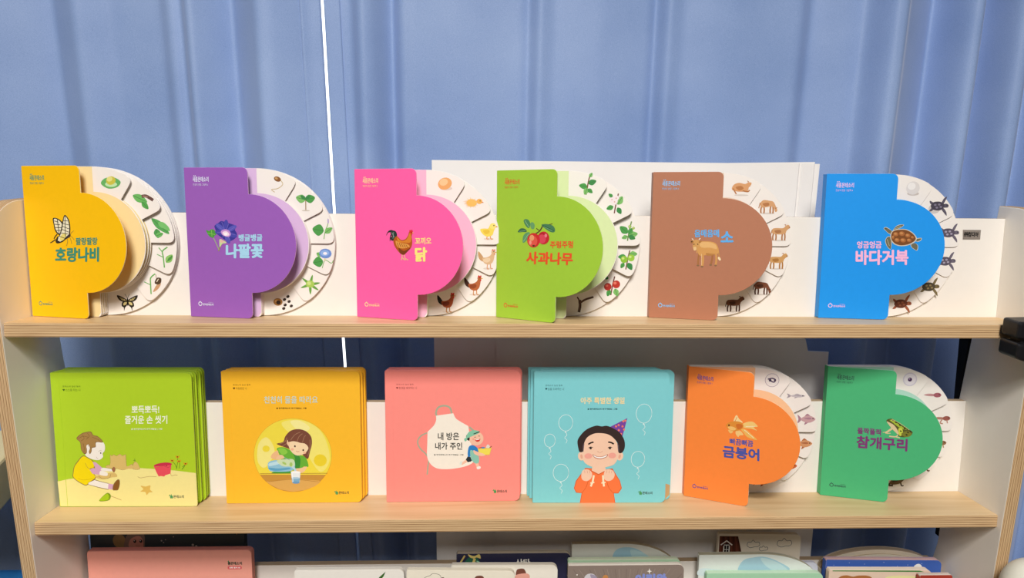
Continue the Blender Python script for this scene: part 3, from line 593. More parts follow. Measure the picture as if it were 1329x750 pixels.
def sq_marks(A, dark, line2, logo='3f4a3a', leaf='4f9a5a'):
    t = HS
    A.text(dark, '몬테소리 일상 동화', .0150, t-.0178, .0390, t-.0202); A.text(dark, line2, .0186, t-.0222, .0186+.0024*len(line2)*1.05, t-.0258)
    A.ell(dark, .0156, t-.0234, .0009, .0009); A.ell(dark, .0169, t-.0234, .0009, .0009); A.poly(dark, [(.0149, t-.0238), (.0176, t-.0238), (.01625, t-.0256)])
    A.part('publisher_logo'); x = WS-.039
    A.poly(leaf, [(x, .0150), (x+.0016, .0178), (x+.0024, .0150)]); A.poly(leaf, [(x+.0024, .0154), (x+.0036, .0182), (x+.0042, .0156)])
    A.text(leaf, '롬', x+.0016, .0156, x+.0058, .0118, .0002); A.text(logo, '몬테소리', x+.0064, .0164, x+.0205, .0122, .0001)
def clip_circle(pts, c, r):
    return pts
# --- printed fronts
def art_sand(A):
    A.frame(40, 450, 3)
    sand, tan, ol = 'f3e596', 'dcbc70', '8a6a3e'
    A.poly(sand, [(106, 524), (150, 514), (200, 510), (280, 480), (350, 474), (420, 472), (480, 476), (560, 482), (643, 492), (650, 612), (646, 619), (118, 620)])
    A.part('sandcastle_picture').frame(130, 580, 10.717)
    for c, g in ((ol, 3), (tan, 0)):
        A.poly(c, [(148-g, 110-g), (175, 128-g), (195, 106-g), (235, 128-g), (285, 100-g), (315, 125-g), (362+g, 106-g), (372+g, 240), (378+g, 270), (140-g, 275), (152-g, 220)])
        A.blob(c, [(85-g, 275), (120, 252-g), (160, 262), (210, 248-g), (240, 270), (290, 240-g), (340, 262), (400, 268), (450, 242-g), (465+g, 300), (400, 305), (320, 318+g), (240, 300+g), (120, 292+g)])
        A.blob(c, [(468-g, 305+g), (470-g, 240), (495, 208-g), (530, 232), (558+g, 305+g)])
    A.line('4a6a2a', [(492, 205), (488, 165)], 5); A.line('4a6a2a', [(468, 188), (500, 185)], 5)
    A.part('bucket_picture')
    A.blob('c8324c', [(752, 262), (800, 236), (900, 218), (985, 225), (998, 250), (900, 262), (800, 272)]); A.poly('e8505e', [(752, 268), (800, 276), (900, 262), (996, 248), (984, 372), (910, 395), (898, 412), (850, 405), (820, 410), (790, 352)]); A.ell('3a1c20', 930, 262, 6, 6); A.line('b8384a', [(985, 250), (960, 285), (900, 270)], 5, 4)
    A.part('sand_details_picture')
    A.line('b08a50', [(530, 412), (570, 430), (640, 418), (700, 410), (790, 414)], 5, 4); A.line('b08a50', [(985, 372), (1000, 402), (1040, 390), (1080, 392)], 5, 4)
    A.blob('dfb95a', [(572, 540), (640, 548), (705, 535), (702, 590), (735, 625), (690, 630), (655, 665), (635, 625), (570, 618), (608, 585)])
    A.part('flower_picture')
    for x, y, bx, by in ((1080, 140, 1065, 310), (1008, 195, 1068, 290), (1100, 198, 1105, 300), (1190, 235, 1140, 315), (1180, 235, 1150, 280)):
        A.line('4f7a1e', [(x, y+10), ((x+bx)/2+8, (y+by)/2), (bx, by)], 6, 4)
    for x, y in ((1080, 140), (1005, 192), (1100, 200), (1190, 235)): A.blob('d8a020', [(x-26, y-18), (x, y-8), (x+28, y-16), (x+18, y+12), (x-14, y+16)]); A.ell('7a3a18', x, y, 9, 9)
    A.part('girl_picture').frame(90, 550, 7.5)
    H1, SK, YE, PK, BR = 'a8814a', 'f4ece2', 'f3d80e', 'd8a8c4', '8a5a24'
    A.blob(ol, [(40, 480), (50, 420), (80, 370), (135, 310), (190, 330), (240, 365), (252, 425), (215, 445), (262, 505), (258, 535), (210, 570), (172, 598), (120, 580), (60, 540), (38, 510)])
    A.blob(YE, [(46, 480), (56, 420), (86, 374), (138, 316), (190, 336), (234, 368), (246, 422), (208, 440), (256, 505), (252, 530), (206, 564), (170, 592), (122, 574), (64, 536), (44, 508)])
    A.line(ol, [(162, 380), (180, 420), (210, 440)], 3, 4); A.line('c8a808', [(90, 530), (150, 545), (240, 530)], 3, 4)
    A.poly(ol, [(192, 570), (252, 540), (300, 555), (392, 578), (388, 640), (300, 622), (190, 590)]); A.poly(SK, [(194, 572), (252, 546), (300, 560), (390, 582), (386, 634), (300, 616), (192, 587)])
    A.poly(PK, [(388, 580), (440, 588), (434, 640), (384, 632)]); A.blob(ol, [(430, 640), (436, 590), (470, 545), (495, 545), (498, 590), (482, 640), (455, 646)]); A.blob(BR, [(435, 636), (442, 592), (472, 550), (491, 552), (492, 590), (478, 634), (455, 640)])
    A.blob(tan, [(258, 505), (300, 500), (400, 475), (455, 480), (472, 512), (420, 520), (340, 538), (280, 528)]); A.line(ol, [(290, 505), (330, 532), (395, 525), (410, 490)], 3, 4)
    A.poly(PK, [(234, 370), (262, 372), (328, 428), (316, 460), (262, 440)]); A.poly(PK, [(205, 444), (240, 428), (312, 458), (300, 495), (232, 485)]); A.blob(SK, [(326, 428), (380, 432), (420, 440), (440, 452), (420, 460), (320, 455)]); A.blob(SK, [(308, 458), (350, 462), (380, 480), (372, 505), (305, 495)]); A.blob('a06a4a', [(420, 440), (440, 418), (456, 440), (444, 472), (430, 462)])
    A.blob(SK, [(180, 180), (250, 165), (330, 178), (352, 215), (350, 260), (330, 290), (335, 320), (300, 350), (245, 348), (190, 326), (160, 290)])
    A.blob(ol, [(110, 180), (74, 140), (120, 95), (165, 80), (215, 76), (238, 108), (280, 120), (325, 160), (328, 182), (268, 180), (262, 225), (228, 235), (222, 270), (206, 294), (196, 270), (206, 235), (190, 200), (176, 220), (176, 280), (150, 292), (120, 250)])
    A.blob(H1, [(114, 178), (82, 142), (124, 100), (166, 86), (210, 82), (234, 112), (278, 126), (318, 160), (320, 176), (262, 174), (256, 220), (224, 228), (216, 268), (206, 284), (202, 270), (212, 232), (194, 194), (170, 218), (170, 274), (150, 284), (124, 248)])
    for q in ([(96, 140), (140, 120), (190, 130)], [(130, 105), (150, 140), (120, 165)], [(180, 90), (200, 120), (170, 150)], [(140, 190), (150, 230), (148, 275)], [(230, 130), (280, 150), (310, 170)]): A.line('7a5a2e', q, 4, 4)
    A.ell(SK, 186, 222, 14, 24); A.line(ol, [(178, 205), (186, 200), (192, 222)], 3, 3); A.ell('5a4a3a', 312, 284, 6, 8, -20); A.line('b09878', [(290, 270), (310, 258), (325, 266)], 3, 3); A.line('c09080', [(270, 322), (278, 334), (288, 336)], 3, 3)
    A.part('green_pail_picture')
    A.blob('7f9a1a', [(298, 745), (330, 705), (378, 670), (410, 690), (404, 730), (380, 745), (330, 752)]); A.blob('a8c81e', [(302, 740), (332, 708), (374, 678), (392, 700), (386, 735), (340, 745)]); A.line('b08a50', [(410, 700), (460, 718), (515, 740)], 4, 4)
def t_sand(A):
    A.frame(60, 480, 6.645); w = 'f4f8dc'
    A.text(w, '뽀득뽀득!', 743, 313, 978, 378, 1.5); A.text(w, '즐거운 손 씻기', 685, 397, 1047, 466, 1.5); A.text(w, '글 한국몬테소리 연구개발실 | 그림', 738, 505, 1003, 521, .4)
def art_pour(A):
    A.frame(325, 540, 7.143)
    cx, cy, rx, ry = 398, 364, 362, 340
    full = [(cx+rx*math.cos(t), cy+ry*math.sin(t)) for t in (2*PI*k/56 for k in range(56))]
    A.poly('d8a030', [(cx+(rx+3)*math.cos(t), cy+(ry+3)*math.sin(t)) for t in (2*PI*k/56 for k in range(56))]); A.poly('f0dc48', full)
    A.blob('f3e676', [(300, 60), (480, 40), (640, 120), (720, 260), (740, 420), (660, 520), (560, 400), (470, 200), (360, 150)]); A.blob('f6ec9a', [(380, 50), (470, 45), (560, 110), (500, 150), (420, 110)]); A.blob('f4e888', [(80, 260), (160, 200), (230, 330), (140, 480), (70, 420)])
    A.ell('ecd232', 655, 412, 60, 56); A.ell('eed83e', 150, 305, 34, 30)
    A.poly('c8923e', [p for p in full if p[1] > 532]); A.poly('dba95a', [(150, 612), (380, 585), (640, 600), (655, 615), (600, 655), (500, 690), (398, 703), (280, 684), (190, 640)]); A.line('a8742c', [(92, 536), (720, 532)], 5); A.line('b8823a', [(170, 612), (400, 590), (640, 612)], 4, 4)
    A.part('girl_picture')
    A.blob('4a9a3a', [(215, 520), (300, 505), (385, 515), (390, 532), (215, 534)])
    A.blob('6ab23a', [(252, 300), (320, 292), (400, 330), (470, 362), (520, 385), (545, 468), (500, 470), (470, 505), (380, 500), (300, 420), (270, 350)]); A.blob('3f8f3a', [(400, 340), (460, 375), (470, 430), (450, 500), (400, 480), (420, 400)]); A.blob('8fcb4a', [(262, 306), (320, 302), (350, 340), (300, 360)])
    A.blob('eebc8a', [(258, 320), (210, 350), (195, 385), (230, 405), (290, 400), (310, 370), (270, 360)]); A.blob('f2c898', [(530, 470), (500, 520), (450, 530), (410, 512), (420, 490), (470, 484)])
    HR = '7a4a3a'
    A.blob(HR, [(250, 258), (310, 240), (330, 190), (380, 138), (450, 122), (520, 140), (570, 190), (578, 260), (560, 330), (540, 398), (500, 370), (470, 350), (350, 300), (290, 278)])
    A.blob('f6d9b0', [(360, 230), (430, 235), (500, 250), (545, 290), (525, 335), (480, 362), (430, 365), (385, 330), (362, 280)]); A.ell('f2c8a0', 358, 250, 13, 28, -10)
    A.blob(HR, [(355, 240), (370, 190), (430, 150), (500, 170), (545, 220), (550, 300), (530, 265), (505, 255), (470, 250), (440, 240), (400, 235)])
    for q in ([(380, 225), (420, 175), (470, 150)], [(440, 235), (460, 190), (490, 165)], [(490, 248), (505, 200), (520, 180)], [(540, 370), (560, 290), (560, 220)], [(275, 262), (330, 235), (345, 200)], [(300, 280), (345, 255)]): A.line('a57a5e', q, 5, 4)
    A.ell('4a2f22', 420, 281, 8, 9); A.ell('4a2f22', 497, 317, 8, 9); A.line('c07a5a', [(430, 325), (446, 332), (460, 328)], 4, 3); A.ell('f2b898', 395, 310, 16, 12); A.ell('f2b898', 510, 342, 14, 10)
    A.part('jug_and_glass_picture')
    A.blob('8fc4dc', [(165, 460), (180, 425), (240, 410), (330, 412), (400, 405), (420, 440), (412, 490), (360, 515), (250, 518), (185, 510)]); A.blob('bfe0ea', [(180, 440), (260, 420), (300, 430), (260, 450), (180, 465)]); A.blob('5fa4c8', [(172, 480), (260, 488), (360, 480), (370, 495), (250, 510), (186, 500)])
    A.blob('cfe0b4', [(250, 415), (330, 402), (400, 402), (418, 440), (408, 480), (370, 470), (300, 465)]); A.ell('a8c86a', 320, 440, 22, 10, 30); A.ell('a8c86a', 382, 450, 14, 20); A.line('9fb8b8', [(300, 376), (340, 396), (375, 410)], 6, 3); A.blob('f0c498', [(240, 395), (280, 362), (310, 370), (318, 392), (280, 402)])
    A.line('bcd8e4', [(395, 470), (420, 500), (425, 560)], 20, 3); A.poly('e8eef0', [(380, 520), (470, 520), (462, 615), (392, 615)]); A.poly('7fb0d0', [(386, 575), (466, 575), (460, 618), (396, 618)]); A.ell('a9cbe0', 426, 577, 40, 9); A.ell('6a9cc4', 427, 618, 34, 11); A.ell('f6f8f8', 425, 522, 45, 10); A.line('ffffff', [(392, 530), (400, 610)], 5)
def t_pour(A):
    A.frame(290, 480, 7.383).text('bcdedc', '천천히 물을 따라요', 398, 253, 915, 322, .5); A.text('6a4f1c', '글 한국몬테소리 연구개발실 | 그림', 515, 361, 805, 378, .4)
def art_apron(A):
    A.frame(535, 520, 7.5)
    st, cr = 'a9b096', 'f8efe0'
    A.line(st, [(246, 150), (238, 110), (262, 62), (320, 46), (372, 66), (390, 120)], 17, 5)
    A.line(st, [(150, 310), (90, 340), (58, 395), (80, 460), (140, 520), (165, 570), (158, 640), (150, 720)], 13, 5); A.line(st, [(560, 255), (600, 290)], 18)
    A.poly(cr, spline([(238, 143), (238, 190), (215, 240), (155, 300)], 6, False)[:-1]+spline([(155, 300), (152, 420), (150, 540), (180, 610), (240, 655), (330, 665), (440, 655), (540, 630), (600, 590), (605, 520), (570, 380), (550, 245)], 5, False)[:-1]+spline([(550, 245), (480, 205), (430, 170), (405, 120)], 6, False))
    A.part('child_picture'); SK = 'f6c4a8'
    A.poly(SK, [(480, 605), (528, 570), (545, 590), (490, 625)]); A.ell('dfe9e0', 478, 606, 11, 20, 20); A.poly('2e3438', [(525, 570), (548, 535), (600, 560), (575, 590), (545, 596)]); A.poly(SK, [(612, 600), (645, 600), (660, 650), (632, 650)]); A.blob('f8efe6', [(630, 645), (662, 635), (668, 655), (640, 665)])
    A.blob('2f82c8', [(560, 440), (600, 432), (640, 460), (650, 500), (600, 520), (550, 545), (545, 490)]); A.blob('8fc8b4', [(570, 480), (620, 500), (650, 540), (650, 600), (610, 605), (575, 560)])
    A.poly('e8c850', [(640, 462), (774, 455), (755, 525), (655, 528)]); A.poly('f4e05a', [(648, 468), (768, 462), (752, 520), (660, 522)]); A.ell('5a8ac0', 690, 455, 22, 8); A.blob('e6dcd0', [(720, 455), (732, 425), (750, 430), (758, 455)]); A.line('8a5a3a', [(755, 455), (775, 440)], 7); A.line('c8483a', [(650, 458), (680, 452)], 7)
    A.blob(SK, [(600, 480), (640, 495), (700, 515), (710, 532), (660, 535), (610, 515)])
    A.ell(SK, 626, 366, 70, 68); A.blob('2a2624', [(535, 330), (560, 340), (560, 385), (535, 375), (528, 350)]); A.blob('86c8a8', [(528, 365), (548, 310), (600, 285), (660, 298), (640, 320), (570, 350)]); A.blob('86c8a8', [(530, 360), (510, 370), (520, 395), (540, 375)]); A.line('2a2624', [(600, 322), (660, 300)], 8)
    A.blob('d9382e', [(614, 375), (640, 372), (664, 365), (660, 388), (640, 398), (620, 390)]); A.poly('fdf6f0', [(618, 376), (662, 368), (655, 376), (625, 381)]); A.line('3a2a24', [(606, 355), (616, 350), (624, 356)], 4, 3); A.line('3a2a24', [(644, 345), (654, 340), (662, 346)], 4, 3); A.ell('f0a090', 598, 372, 10, 8)
def t_apron(A):
    A.frame(535, 520, 7.5); d = '3c3c38'
    A.text(d, '내 방은', 257, 308, 460, 380, 1.5); A.text(d, '내가 주인', 230, 405, 490, 473, 1.5); A.text(d, '글 한국몬테소리 연구개발실 | 그림', 217, 517, 502, 532, .3)
def art_birthday(A):
    A.frame(660, 450, 3)
    for x, y, rx, ry in ((217, 290, 27, 31), (157, 360, 21, 25), (202, 487, 30, 33), (516, 254, 30, 36), (497, 434, 26, 30)):
        n = 28; p = [(x+rx*math.cos(2*PI*k/n), y+ry*math.sin(2*PI*k/n)*(1 if math.sin(2*PI*k/n) < 0 else 1.08)) for k in range(n)]
        A.part('balloon_picture'); A.line('e4f2f0', p+[p[0], p[1]], 1.7); b = y+ry*1.08
        A.poly('e4f2f0', [(x-4, b+6), (x, b), (x+4, b+6)]); A.line('e4f2f0', [(x, b+4), (x+5, b+16), (x-3, b+26), (x+6, b+36), (x+2, b+48)], 1.6, 5)
    A.part('boy_picture').frame(730, 530, 6)
    SK, HR, OR = 'f6ccb0', '3a2c2a', 'fa7a44'
    A.poly('7a48a0', [(485, 66), (355, 134), (450, 215)])
    for x, y in ((455, 90), (420, 120), (450, 130), (400, 130), (422, 160), (462, 155), (440, 190), (470, 85)): A.poly('f0806a', [(x, y-9), (x+9, y), (x+3, y+10), (x-8, y+6), (x-7, y-5)])
    A.poly('d8602c', [(86, 620), (100, 560), (135, 510), (170, 458), (230, 462), (320, 470), (380, 462), (415, 520), (440, 560), (456, 620), (430, 660), (395, 660), (408, 735), (134, 735), (146, 658), (104, 654)])
    A.poly(OR, [(91, 620), (106, 562), (140, 514), (172, 464), (230, 468), (320, 474), (378, 468), (410, 522), (436, 562), (450, 618), (428, 654), (390, 654), (402, 735), (140, 735), (152, 654), (108, 648)])
    A.poly(SK, [(226, 440), (322, 440), (330, 478), (274, 508), (220, 480)]); A.line('d8602c', [(168, 466), (220, 482), (274, 510), (330, 480), (382, 468)], 7); A.line('d8602c', [(150, 655), (180, 610), (195, 560)], 4, 4); A.line('d8602c', [(392, 658), (358, 620), (340, 570)], 4, 4)
    for x, dx in ((238, -22), (308, 10)): A.line('f6ecc8', [(x, 516), (x+dx*.4, 570), (x+dx, 605)], 14); A.line('f6ecc8', [(x+dx*.5-16, 578), (x+dx*.5+16, 572)], 9)
    for f, cx in ((1, 183), (-1, 356)):
        A.blob(SK, [(cx-42, 520), (cx-34, 480), (cx-5, 468), (cx+28, 480), (cx+42, 510), (cx+30, 545), (cx, 562), (cx-32, 552)])
        for k in (-18, 2, 20): A.line('dda088', [(cx+k, 478), (cx+k+4*f, 500)], 3.5)
    A.blob(SK, [(148, 290), (170, 220), (230, 184), (290, 180), (350, 195), (405, 250), (424, 320), (420, 380), (390, 430), (330, 452), (270, 458), (200, 440), (158, 405), (146, 350)])
    A.ell(SK, 137, 366, 24, 34, -12); A.ell(SK, 436, 366, 24, 34, 12); A.ell('e8ab90', 140, 368, 9, 18, -12); A.ell('e8ab90', 433, 368, 9, 18, 12)
    A.blob(HR, [(116, 310), (106, 250), (122, 210), (160, 165), (200, 140), (250, 124), (290, 130), (330, 126), (380, 146), (430, 180), (466, 240), (470, 300), (450, 338), (424, 336), (420, 280), (400, 240), (350, 198), (290, 184), (230, 188), (180, 218), (156, 270), (150, 325), (126, 332)])
    A.poly('6a5a60', [(150, 275), (160, 262), (154, 330), (148, 330)]); A.poly('6a5a60', [(412, 262), (424, 280), (428, 338), (420, 330)])
    A.line('2a201e', [(190, 272), (208, 260), (230, 254)], 12, 4); A.line('2a201e', [(342, 254), (366, 258), (386, 270)], 12, 4)
    for x in (209, 357): A.line('2a201e', [(x-16, 300), (x, 292), (x+16, 298)], 5, 3); A.ell('2a201e', x, 303, 9, 8)
    A.ell('f3a898', 192, 364, 30, 22); A.ell('f3a898', 376, 360, 30, 22); A.line('d99a80', [(262, 326), (270, 334)], 4); A.line('d99a80', [(292, 334), (300, 326)], 4); A.line('d99a80', [(276, 336), (286, 336)], 4)
    A.blob('b86a58', [(224, 350), (260, 366), (300, 366), (342, 350), (330, 374), (284, 388), (242, 378)]); A.blob('fdfaf4', [(229, 356), (260, 370), (300, 370), (336, 356), (324, 372), (284, 382), (246, 374)])
def t_birthday(A):
    A.frame(690, 480, 7.383).text('f2dfae', '아주 특별한 생일', 450, 250, 860, 311, 2.0); A.text('2a5258', '글 한국몬테소리 연구개발실 | 그림', 515, 354, 795, 370, .4)
SQ = [
 ('green', 'b0d02a', .0014, .0468, .5, .0080, [0, .002, .0045, .0035], [(65, 483), (248.3, 485.2), (256.7, 656.7), (79, 657.3)], art_sand, t_sand, '스스로 하는 나', '4a6a1e', 'lime green square picture book of a girl playing in the sand, front of its stack', 'lime green'),
 ('amber', 'fcbe30', .2273, .0535, -.35, .0083, [0, .0022, .0044], [(287.7, 481.7), (468.3, 482.3), (470.7, 651.7), (294.3, 654.3)], art_pour, t_pour, '자유로운 나', '6a4a18', 'amber yellow square picture book of a girl pouring water, front of its stack', 'amber yellow'),
 ('pink', 'ff9288', .4511, .0548, -.35, .0080, [0, .0012, .0026], [(500.7, 480.7), (675, 482.3), (674, 649), (502.3, 652.3)], art_apron, t_apron, '환경을 배려하는 나', '9a4a44', 'coral pink square picture book with a white apron on its cover, front of its stack', 'coral pink'),
 ('aqua', '82d0d6', .6585, .0490, .6, .0075, [0, .0098, -.0038, -.0066], [(691.7, 480.7), (863.3, 481.7), (861.7, 652.3), (692.3, 652.3)], art_birthday, t_birthday, '남을 도와주는 나', '2f5a60', 'aqua square picture book of a boy in a party hat, front of its stack', 'aqua blue'),
]
ORD = ['', 'second', 'third', 'fourth']
for key, col, x, dep, tz, th, offs, cor, fa, ft, l2, dark, lab, cname in SQ:
    for k, ox in enumerate(offs):
        dx = dep+k*(th+.0002)
        lb = lab if k == 0 else f'{cname} square picture book, {ORD[k]} from the front of its stack'
        root, cv = square_book(x+ox, dx, tz if k == 0 or tz < 0 else 0, th, col, WS, HS, lb, f'{cname} square picture books')
        if k == 0:
            H = homography(cor, [(0, HS), (WS, HS), (WS, 0), (0, 0)])
            A = Art(H); fa(A); A.build('cover_picture', cv, -.0018); n = len(A.items)
            A = Art(H, n); ft(A); A.build('cover_title', cv, -.0018)
            A = Art(); sq_marks(A, dark, l2); A.build('series_line', cv, -.0018)
        elif key == 'aqua' and k == 1:
            A = Art(); A.poly('c8a070', [(WS-.03, .0006), (WS-.007, .0006), (WS-.0008, .007), (WS-.0008, .022), (WS-.008, .024), (WS-.03, .02)]); A.build('cover_picture', cv, -.0018)

# ------------------------------------------------------------------ books on the bottom shelf (only their upper edges are in view)
def board_book(x, dep, w, h, th, col, label, edge='e6ddd0', outline=None, art=None, tz=0, roll=0, r=.009, group='books on the bottom shelf', cat_name='board_book'):
    rl = w*math.sin(math.radians(roll)); h -= rl*.6
    root = empty(cat_name, label, 'book', on(3, x, dep, .0004+rl), (-T, math.radians(roll), math.radians(tz)), group)
    ol = outline or fillet([(0, 0), (w, 0), (w, h), (0, h)], [.001, r, r, .001])
    bm = bmesh.new(); plate(bm, ol, 0, .0016, 0, 1); cv = mesh_obj('front_cover', bm, [paint(col, .45, .3), paint(edge, .6, .2)], root, bevel=.0004)
    bm = bmesh.new(); plate(bm, ol, .0019, th-.0019); pg = mesh_obj('pages', bm, paint(edge, .65, .15), root, bevel=.0003)
    bm = bmesh.new(); plate(bm, ol, th-.0016, th, 0, 1); mesh_obj('back_cover', bm, [paint(col, .45, .3), paint(edge, .6, .2)], root, bevel=.0004)
    bm = bmesh.new(); box(bm, -.0008, .0006, .0003, th-.0003, .0003, ol[-1][1]-.0012); mesh_obj('spine', bm, paint(col, .45, .3), root)
    if art: A = Art(); art(A, w, h); A.build('cover_picture', cv, 0)
    return root
def a_dark(A, w, h):
    h += .0075
    A.ell('a08a5e', .042, h-.026, .0095, .0115, 10)
    A.blob('8a7a70', [(.050, h-.038), (.051, h-.022), (.058, h-.012), (.066, h-.006), (.074, h-.004), (.0785, h-.014), (.0795, h-.026), (.075, h-.040)]); A.blob('d8a090', [(.056, h-.036), (.058, h-.024), (.066, h-.019), (.073, h-.019), (.077, h-.028), (.074, h-.040)])
    for x in (.0645, .0735): A.ell('1c1716', x, h-.0265, .0022, .0026); A.ell('ffffff', x-.0006, h-.0256, .0007, .0007)
    A.line('b06a60', [(.066, h-.033), (.0688, h-.0342), (.072, h-.0335)], .0007, 3)
    A.part('star_dots')
    for x, y, r in ((.104, .026, .0012), (.107, .029, .0009), (.110, .0245, .0008), (.122, .020, .0007), (.150, .033, .0018), (.155, .035, .0016), (.098, .037, .001)): A.ell('b9b6b0', x, h-y, r, r)
    A.part('cover_lettering').text('c6beb6', '수학 동화 03', .186, h-.0105, .206, h-.0145, .0002); A.part('orange_pennant').poly('c88a3a', [(.2085, h-.002), (.218, h-.002), (.216, h-.018)])
def a_pink(A, w, h):
    A.poly('4f8a5a', [(.203, h-.0185), (.2046, h-.016), (.2056, h-.0188)]); A.text('3f4a3a', '롬몬테소리', .2035, h-.0185, .2240, h-.0232, .0002)
    A.poly('e05a62', fillet([(.2030, h-.0252), (.2236, h-.0252), (.2236, h-.0300), (.2030, h-.0300)], [.0016]*4, 4)); A.text('fbe6e0', '사회 정서 02', .2052, h-.0264, .2214, h-.0288, .0002)
def a_leaf(A, w, h): A.poly('3f6a2e', [(.123, h-.012), (.133, h-.003), (.130, h-.010), (.124, h-.018)]); A.line('3f6a2e', [(.124, h-.013), (.118, h-.03)], .0014)
def a_chef(A, w, h):
    A.ring('5a5248', [(.030, h-.020), (.026, h-.012), (.034, h-.008), (.038, h-.005), (.046, h-.006), (.050, h-.010), (.050, h-.020)], .0006); A.part('hat_picture').blob('7a4a3c', [(.100, h-.013), (.103, h-.0085), (.112, h-.0085), (.114, h-.016), (.100, h-.018)]); A.ell('6a4a40', .053, h-.012, .002, .0014)
def a_hat(A, w, h):
    A.blob('7a4a3c', [(.098, h-.008), (.104, h-.0055), (.110, h-.007), (.112, h-.017), (.098, h-.018)]); A.blob('e8a898', [(.097, h-.016), (.112, h-.013), (.118, h-.017), (.115, h-.024), (.098, h-.024)]); A.part('red_curl_mark').line('b05a4a', [(.083, h-.013), (.085, h-.010), (.087, h-.012), (.085, h-.016)], .0007, 3); A.part('outline_mark').line('7a7268', [(.028, h-.0055), (.032, h-.004), (.036, h-.005), (.040, h-.004), (.044, h-.006)], .0006, 3)
def a_gift(A, w, h):
    A.blob('2f6a52', [(.010, h-.020), (.016, h-.008), (.026, h-.003), (.032, h-.008), (.034, h-.020)]); A.line('d9c070', [(.002, h-.020), (.012, h-.003)], .0026); A.line('e6d07c', [(.024, h-.020), (.027, h-.008)], .004); A.blob('e6d07c', [(.017, h-.001), (.026, h-.004), (.034, h-.001), (.036, h-.008), (.030, h-.006), (.026, h-.008), (.020, h-.006)]); A.line('a5e0c0', [(.030, h-.012), (.038, h-.016)], .0016)
    A.part('cover_lettering').text('f0ece0', '산타', .0900, h-.0095, .1120, h-.021, .0004); A.ell('e8e4da', .060, h-.018, .0009, .0009)
def cloud_sky(A, w, h): 
    A.blob('a4cbdc', [(.062, h-.026), (.066, h-.012), (.078, h-.006), (.098, h-.008), (.120, h-.022), (.130, h-.034), (.09, h-.045), (.066, h-.040)]); A.blob('bcdbe2', [(.090, h-.010), (.112, h-.016), (.128, h-.032), (.10, h-.030)])
def a_streak(A, w, h):
    for k in range(46):
        a = math.radians(18+k*3.2); cx, cy = .085, h-.11
        A.line(('a2938a', '7c6d66', '94857c')[k % 3], [(cx+.05*math.cos(a), cy+.05*math.sin(a)), (cx+min(.104/abs(math.sin(a)+1e-6), .088/abs(math.cos(a)+1e-6))*math.cos(a), cy+min(.104/abs(math.sin(a)+1e-6), .080/abs(math.cos(a)+1e-6))*math.sin(a))], .0007)
    A.part('star_dots').poly('f6f2ea', [(.1235, h-.009), (.1225, h-.005), (.1215, h-.009), (.1185, h-.010), (.1215, h-.011), (.1225, h-.015), (.1235, h-.011), (.1265, h-.010)]); A.ell('f6f2ea', .013, h-.0145, .001, .001)
    A.part('helmet_picture').blob('d5d2d8', [(.024, h-.020), (.028, h-.014), (.036, h-.013), (.042, h-.018), (.040, h-.026), (.028, h-.028)]); A.blob('a39ab0', [(.033, h-.014), (.042, h-.017), (.043, h-.024), (.036, h-.022)]); A.blob('c88a52', [(.052, h-.018), (.056, h-.015), (.060, h-.018), (.058, h-.026), (.052, h-.026)])
    A.part('cover_lettering').text('8a96d8', '어린왕', .1020, h-.0150, .1480, h-.032, .0012)
def a_house(A, w, h):
    A.poly('5a2c1e', [(.001, h-.004), (.0300, h-.004), (.038, h-.034), (.001, h-.034)])
    for k in range(8): A.line(('7a4230', '3a1c14')[k % 2], [(.003+k*.0038, h-.005), (.0035+k*.0045, h-.032)], .0012)
    A.poly('1c1412', [(.008, h-.034), (.008, h-.020), (.0125, h-.0145), (.019, h-.020), (.019, h-.034)]); A.line('efe9e0', [(.0035, h-.0185), (.0125, h-.0115), (.0215, h-.0185)], .002); A.line('efe9e0', [(.0085, h-.020), (.0085, h-.034)], .0016); A.line('efe9e0', [(.0172, h-.020), (.0172, h-.034)], .0016); A.line('efe9e0', [(.0085, h-.0185), (.0172, h-.0185)], .0012); A.line('efe9e0', [(.0128, h-.019), (.0128, h-.034)], .0009); A.line('efe9e0', [(.0085, h-.026), (.0172, h-.026)], .0009)
    A.part('cloud_picture')
    for cx, cy, s in ((.055, h-.0165, 1.0), (.0715, h-.0235, .68), (.104, h-.014, 1.15)):
        p = [(cx+s*x, cy+s*y) for x, y in ((-.010, -.002), (-.0085, .003), (-.004, .003), (-.001, .0065), (.003, .003), (.008, .0035), (.010, -.001), (.007, -.004), (.002, -.0045), (-.004, -.006), (-.008, -.0045))]
        A.ring('4a5058', p, .0007)
def a_wave(A, w, h):
    A.blob('acd2e0', [(.060, h-.022), (.068, h-.009), (.082, h-.005), (.100, h-.004), (.122, h-.012), (.140, h-.026), (.10, h-.034), (.064, h-.034)]); A.blob('c6e2e6', [(.094, h-.006), (.118, h-.012), (.138, h-.027), (.11, h-.024)]); A.blob('d8e8ea', [(.002, h-.022), (.030, h-.024), (.055, h-.028), (.002, h-.034)])
def a_night(A, w, h):
    for x, y in ((.012, .009), (.036, .005), (.060, .007), (.09, .004), (.112, .010), (.128, .008), (.150, .006), (.05, .012)): A.ell('cfd6e8', x, h-y, .0005, .0005)
    A.part('white_figure_picture').blob('efeee8', [(.136, h-.018), (.139, h-.009), (.145, h-.006), (.150, h-.009), (.150, h-.014), (.146, h-.019)]); A.ell('efeee8', .131, h-.0135, .005, .002, 10)
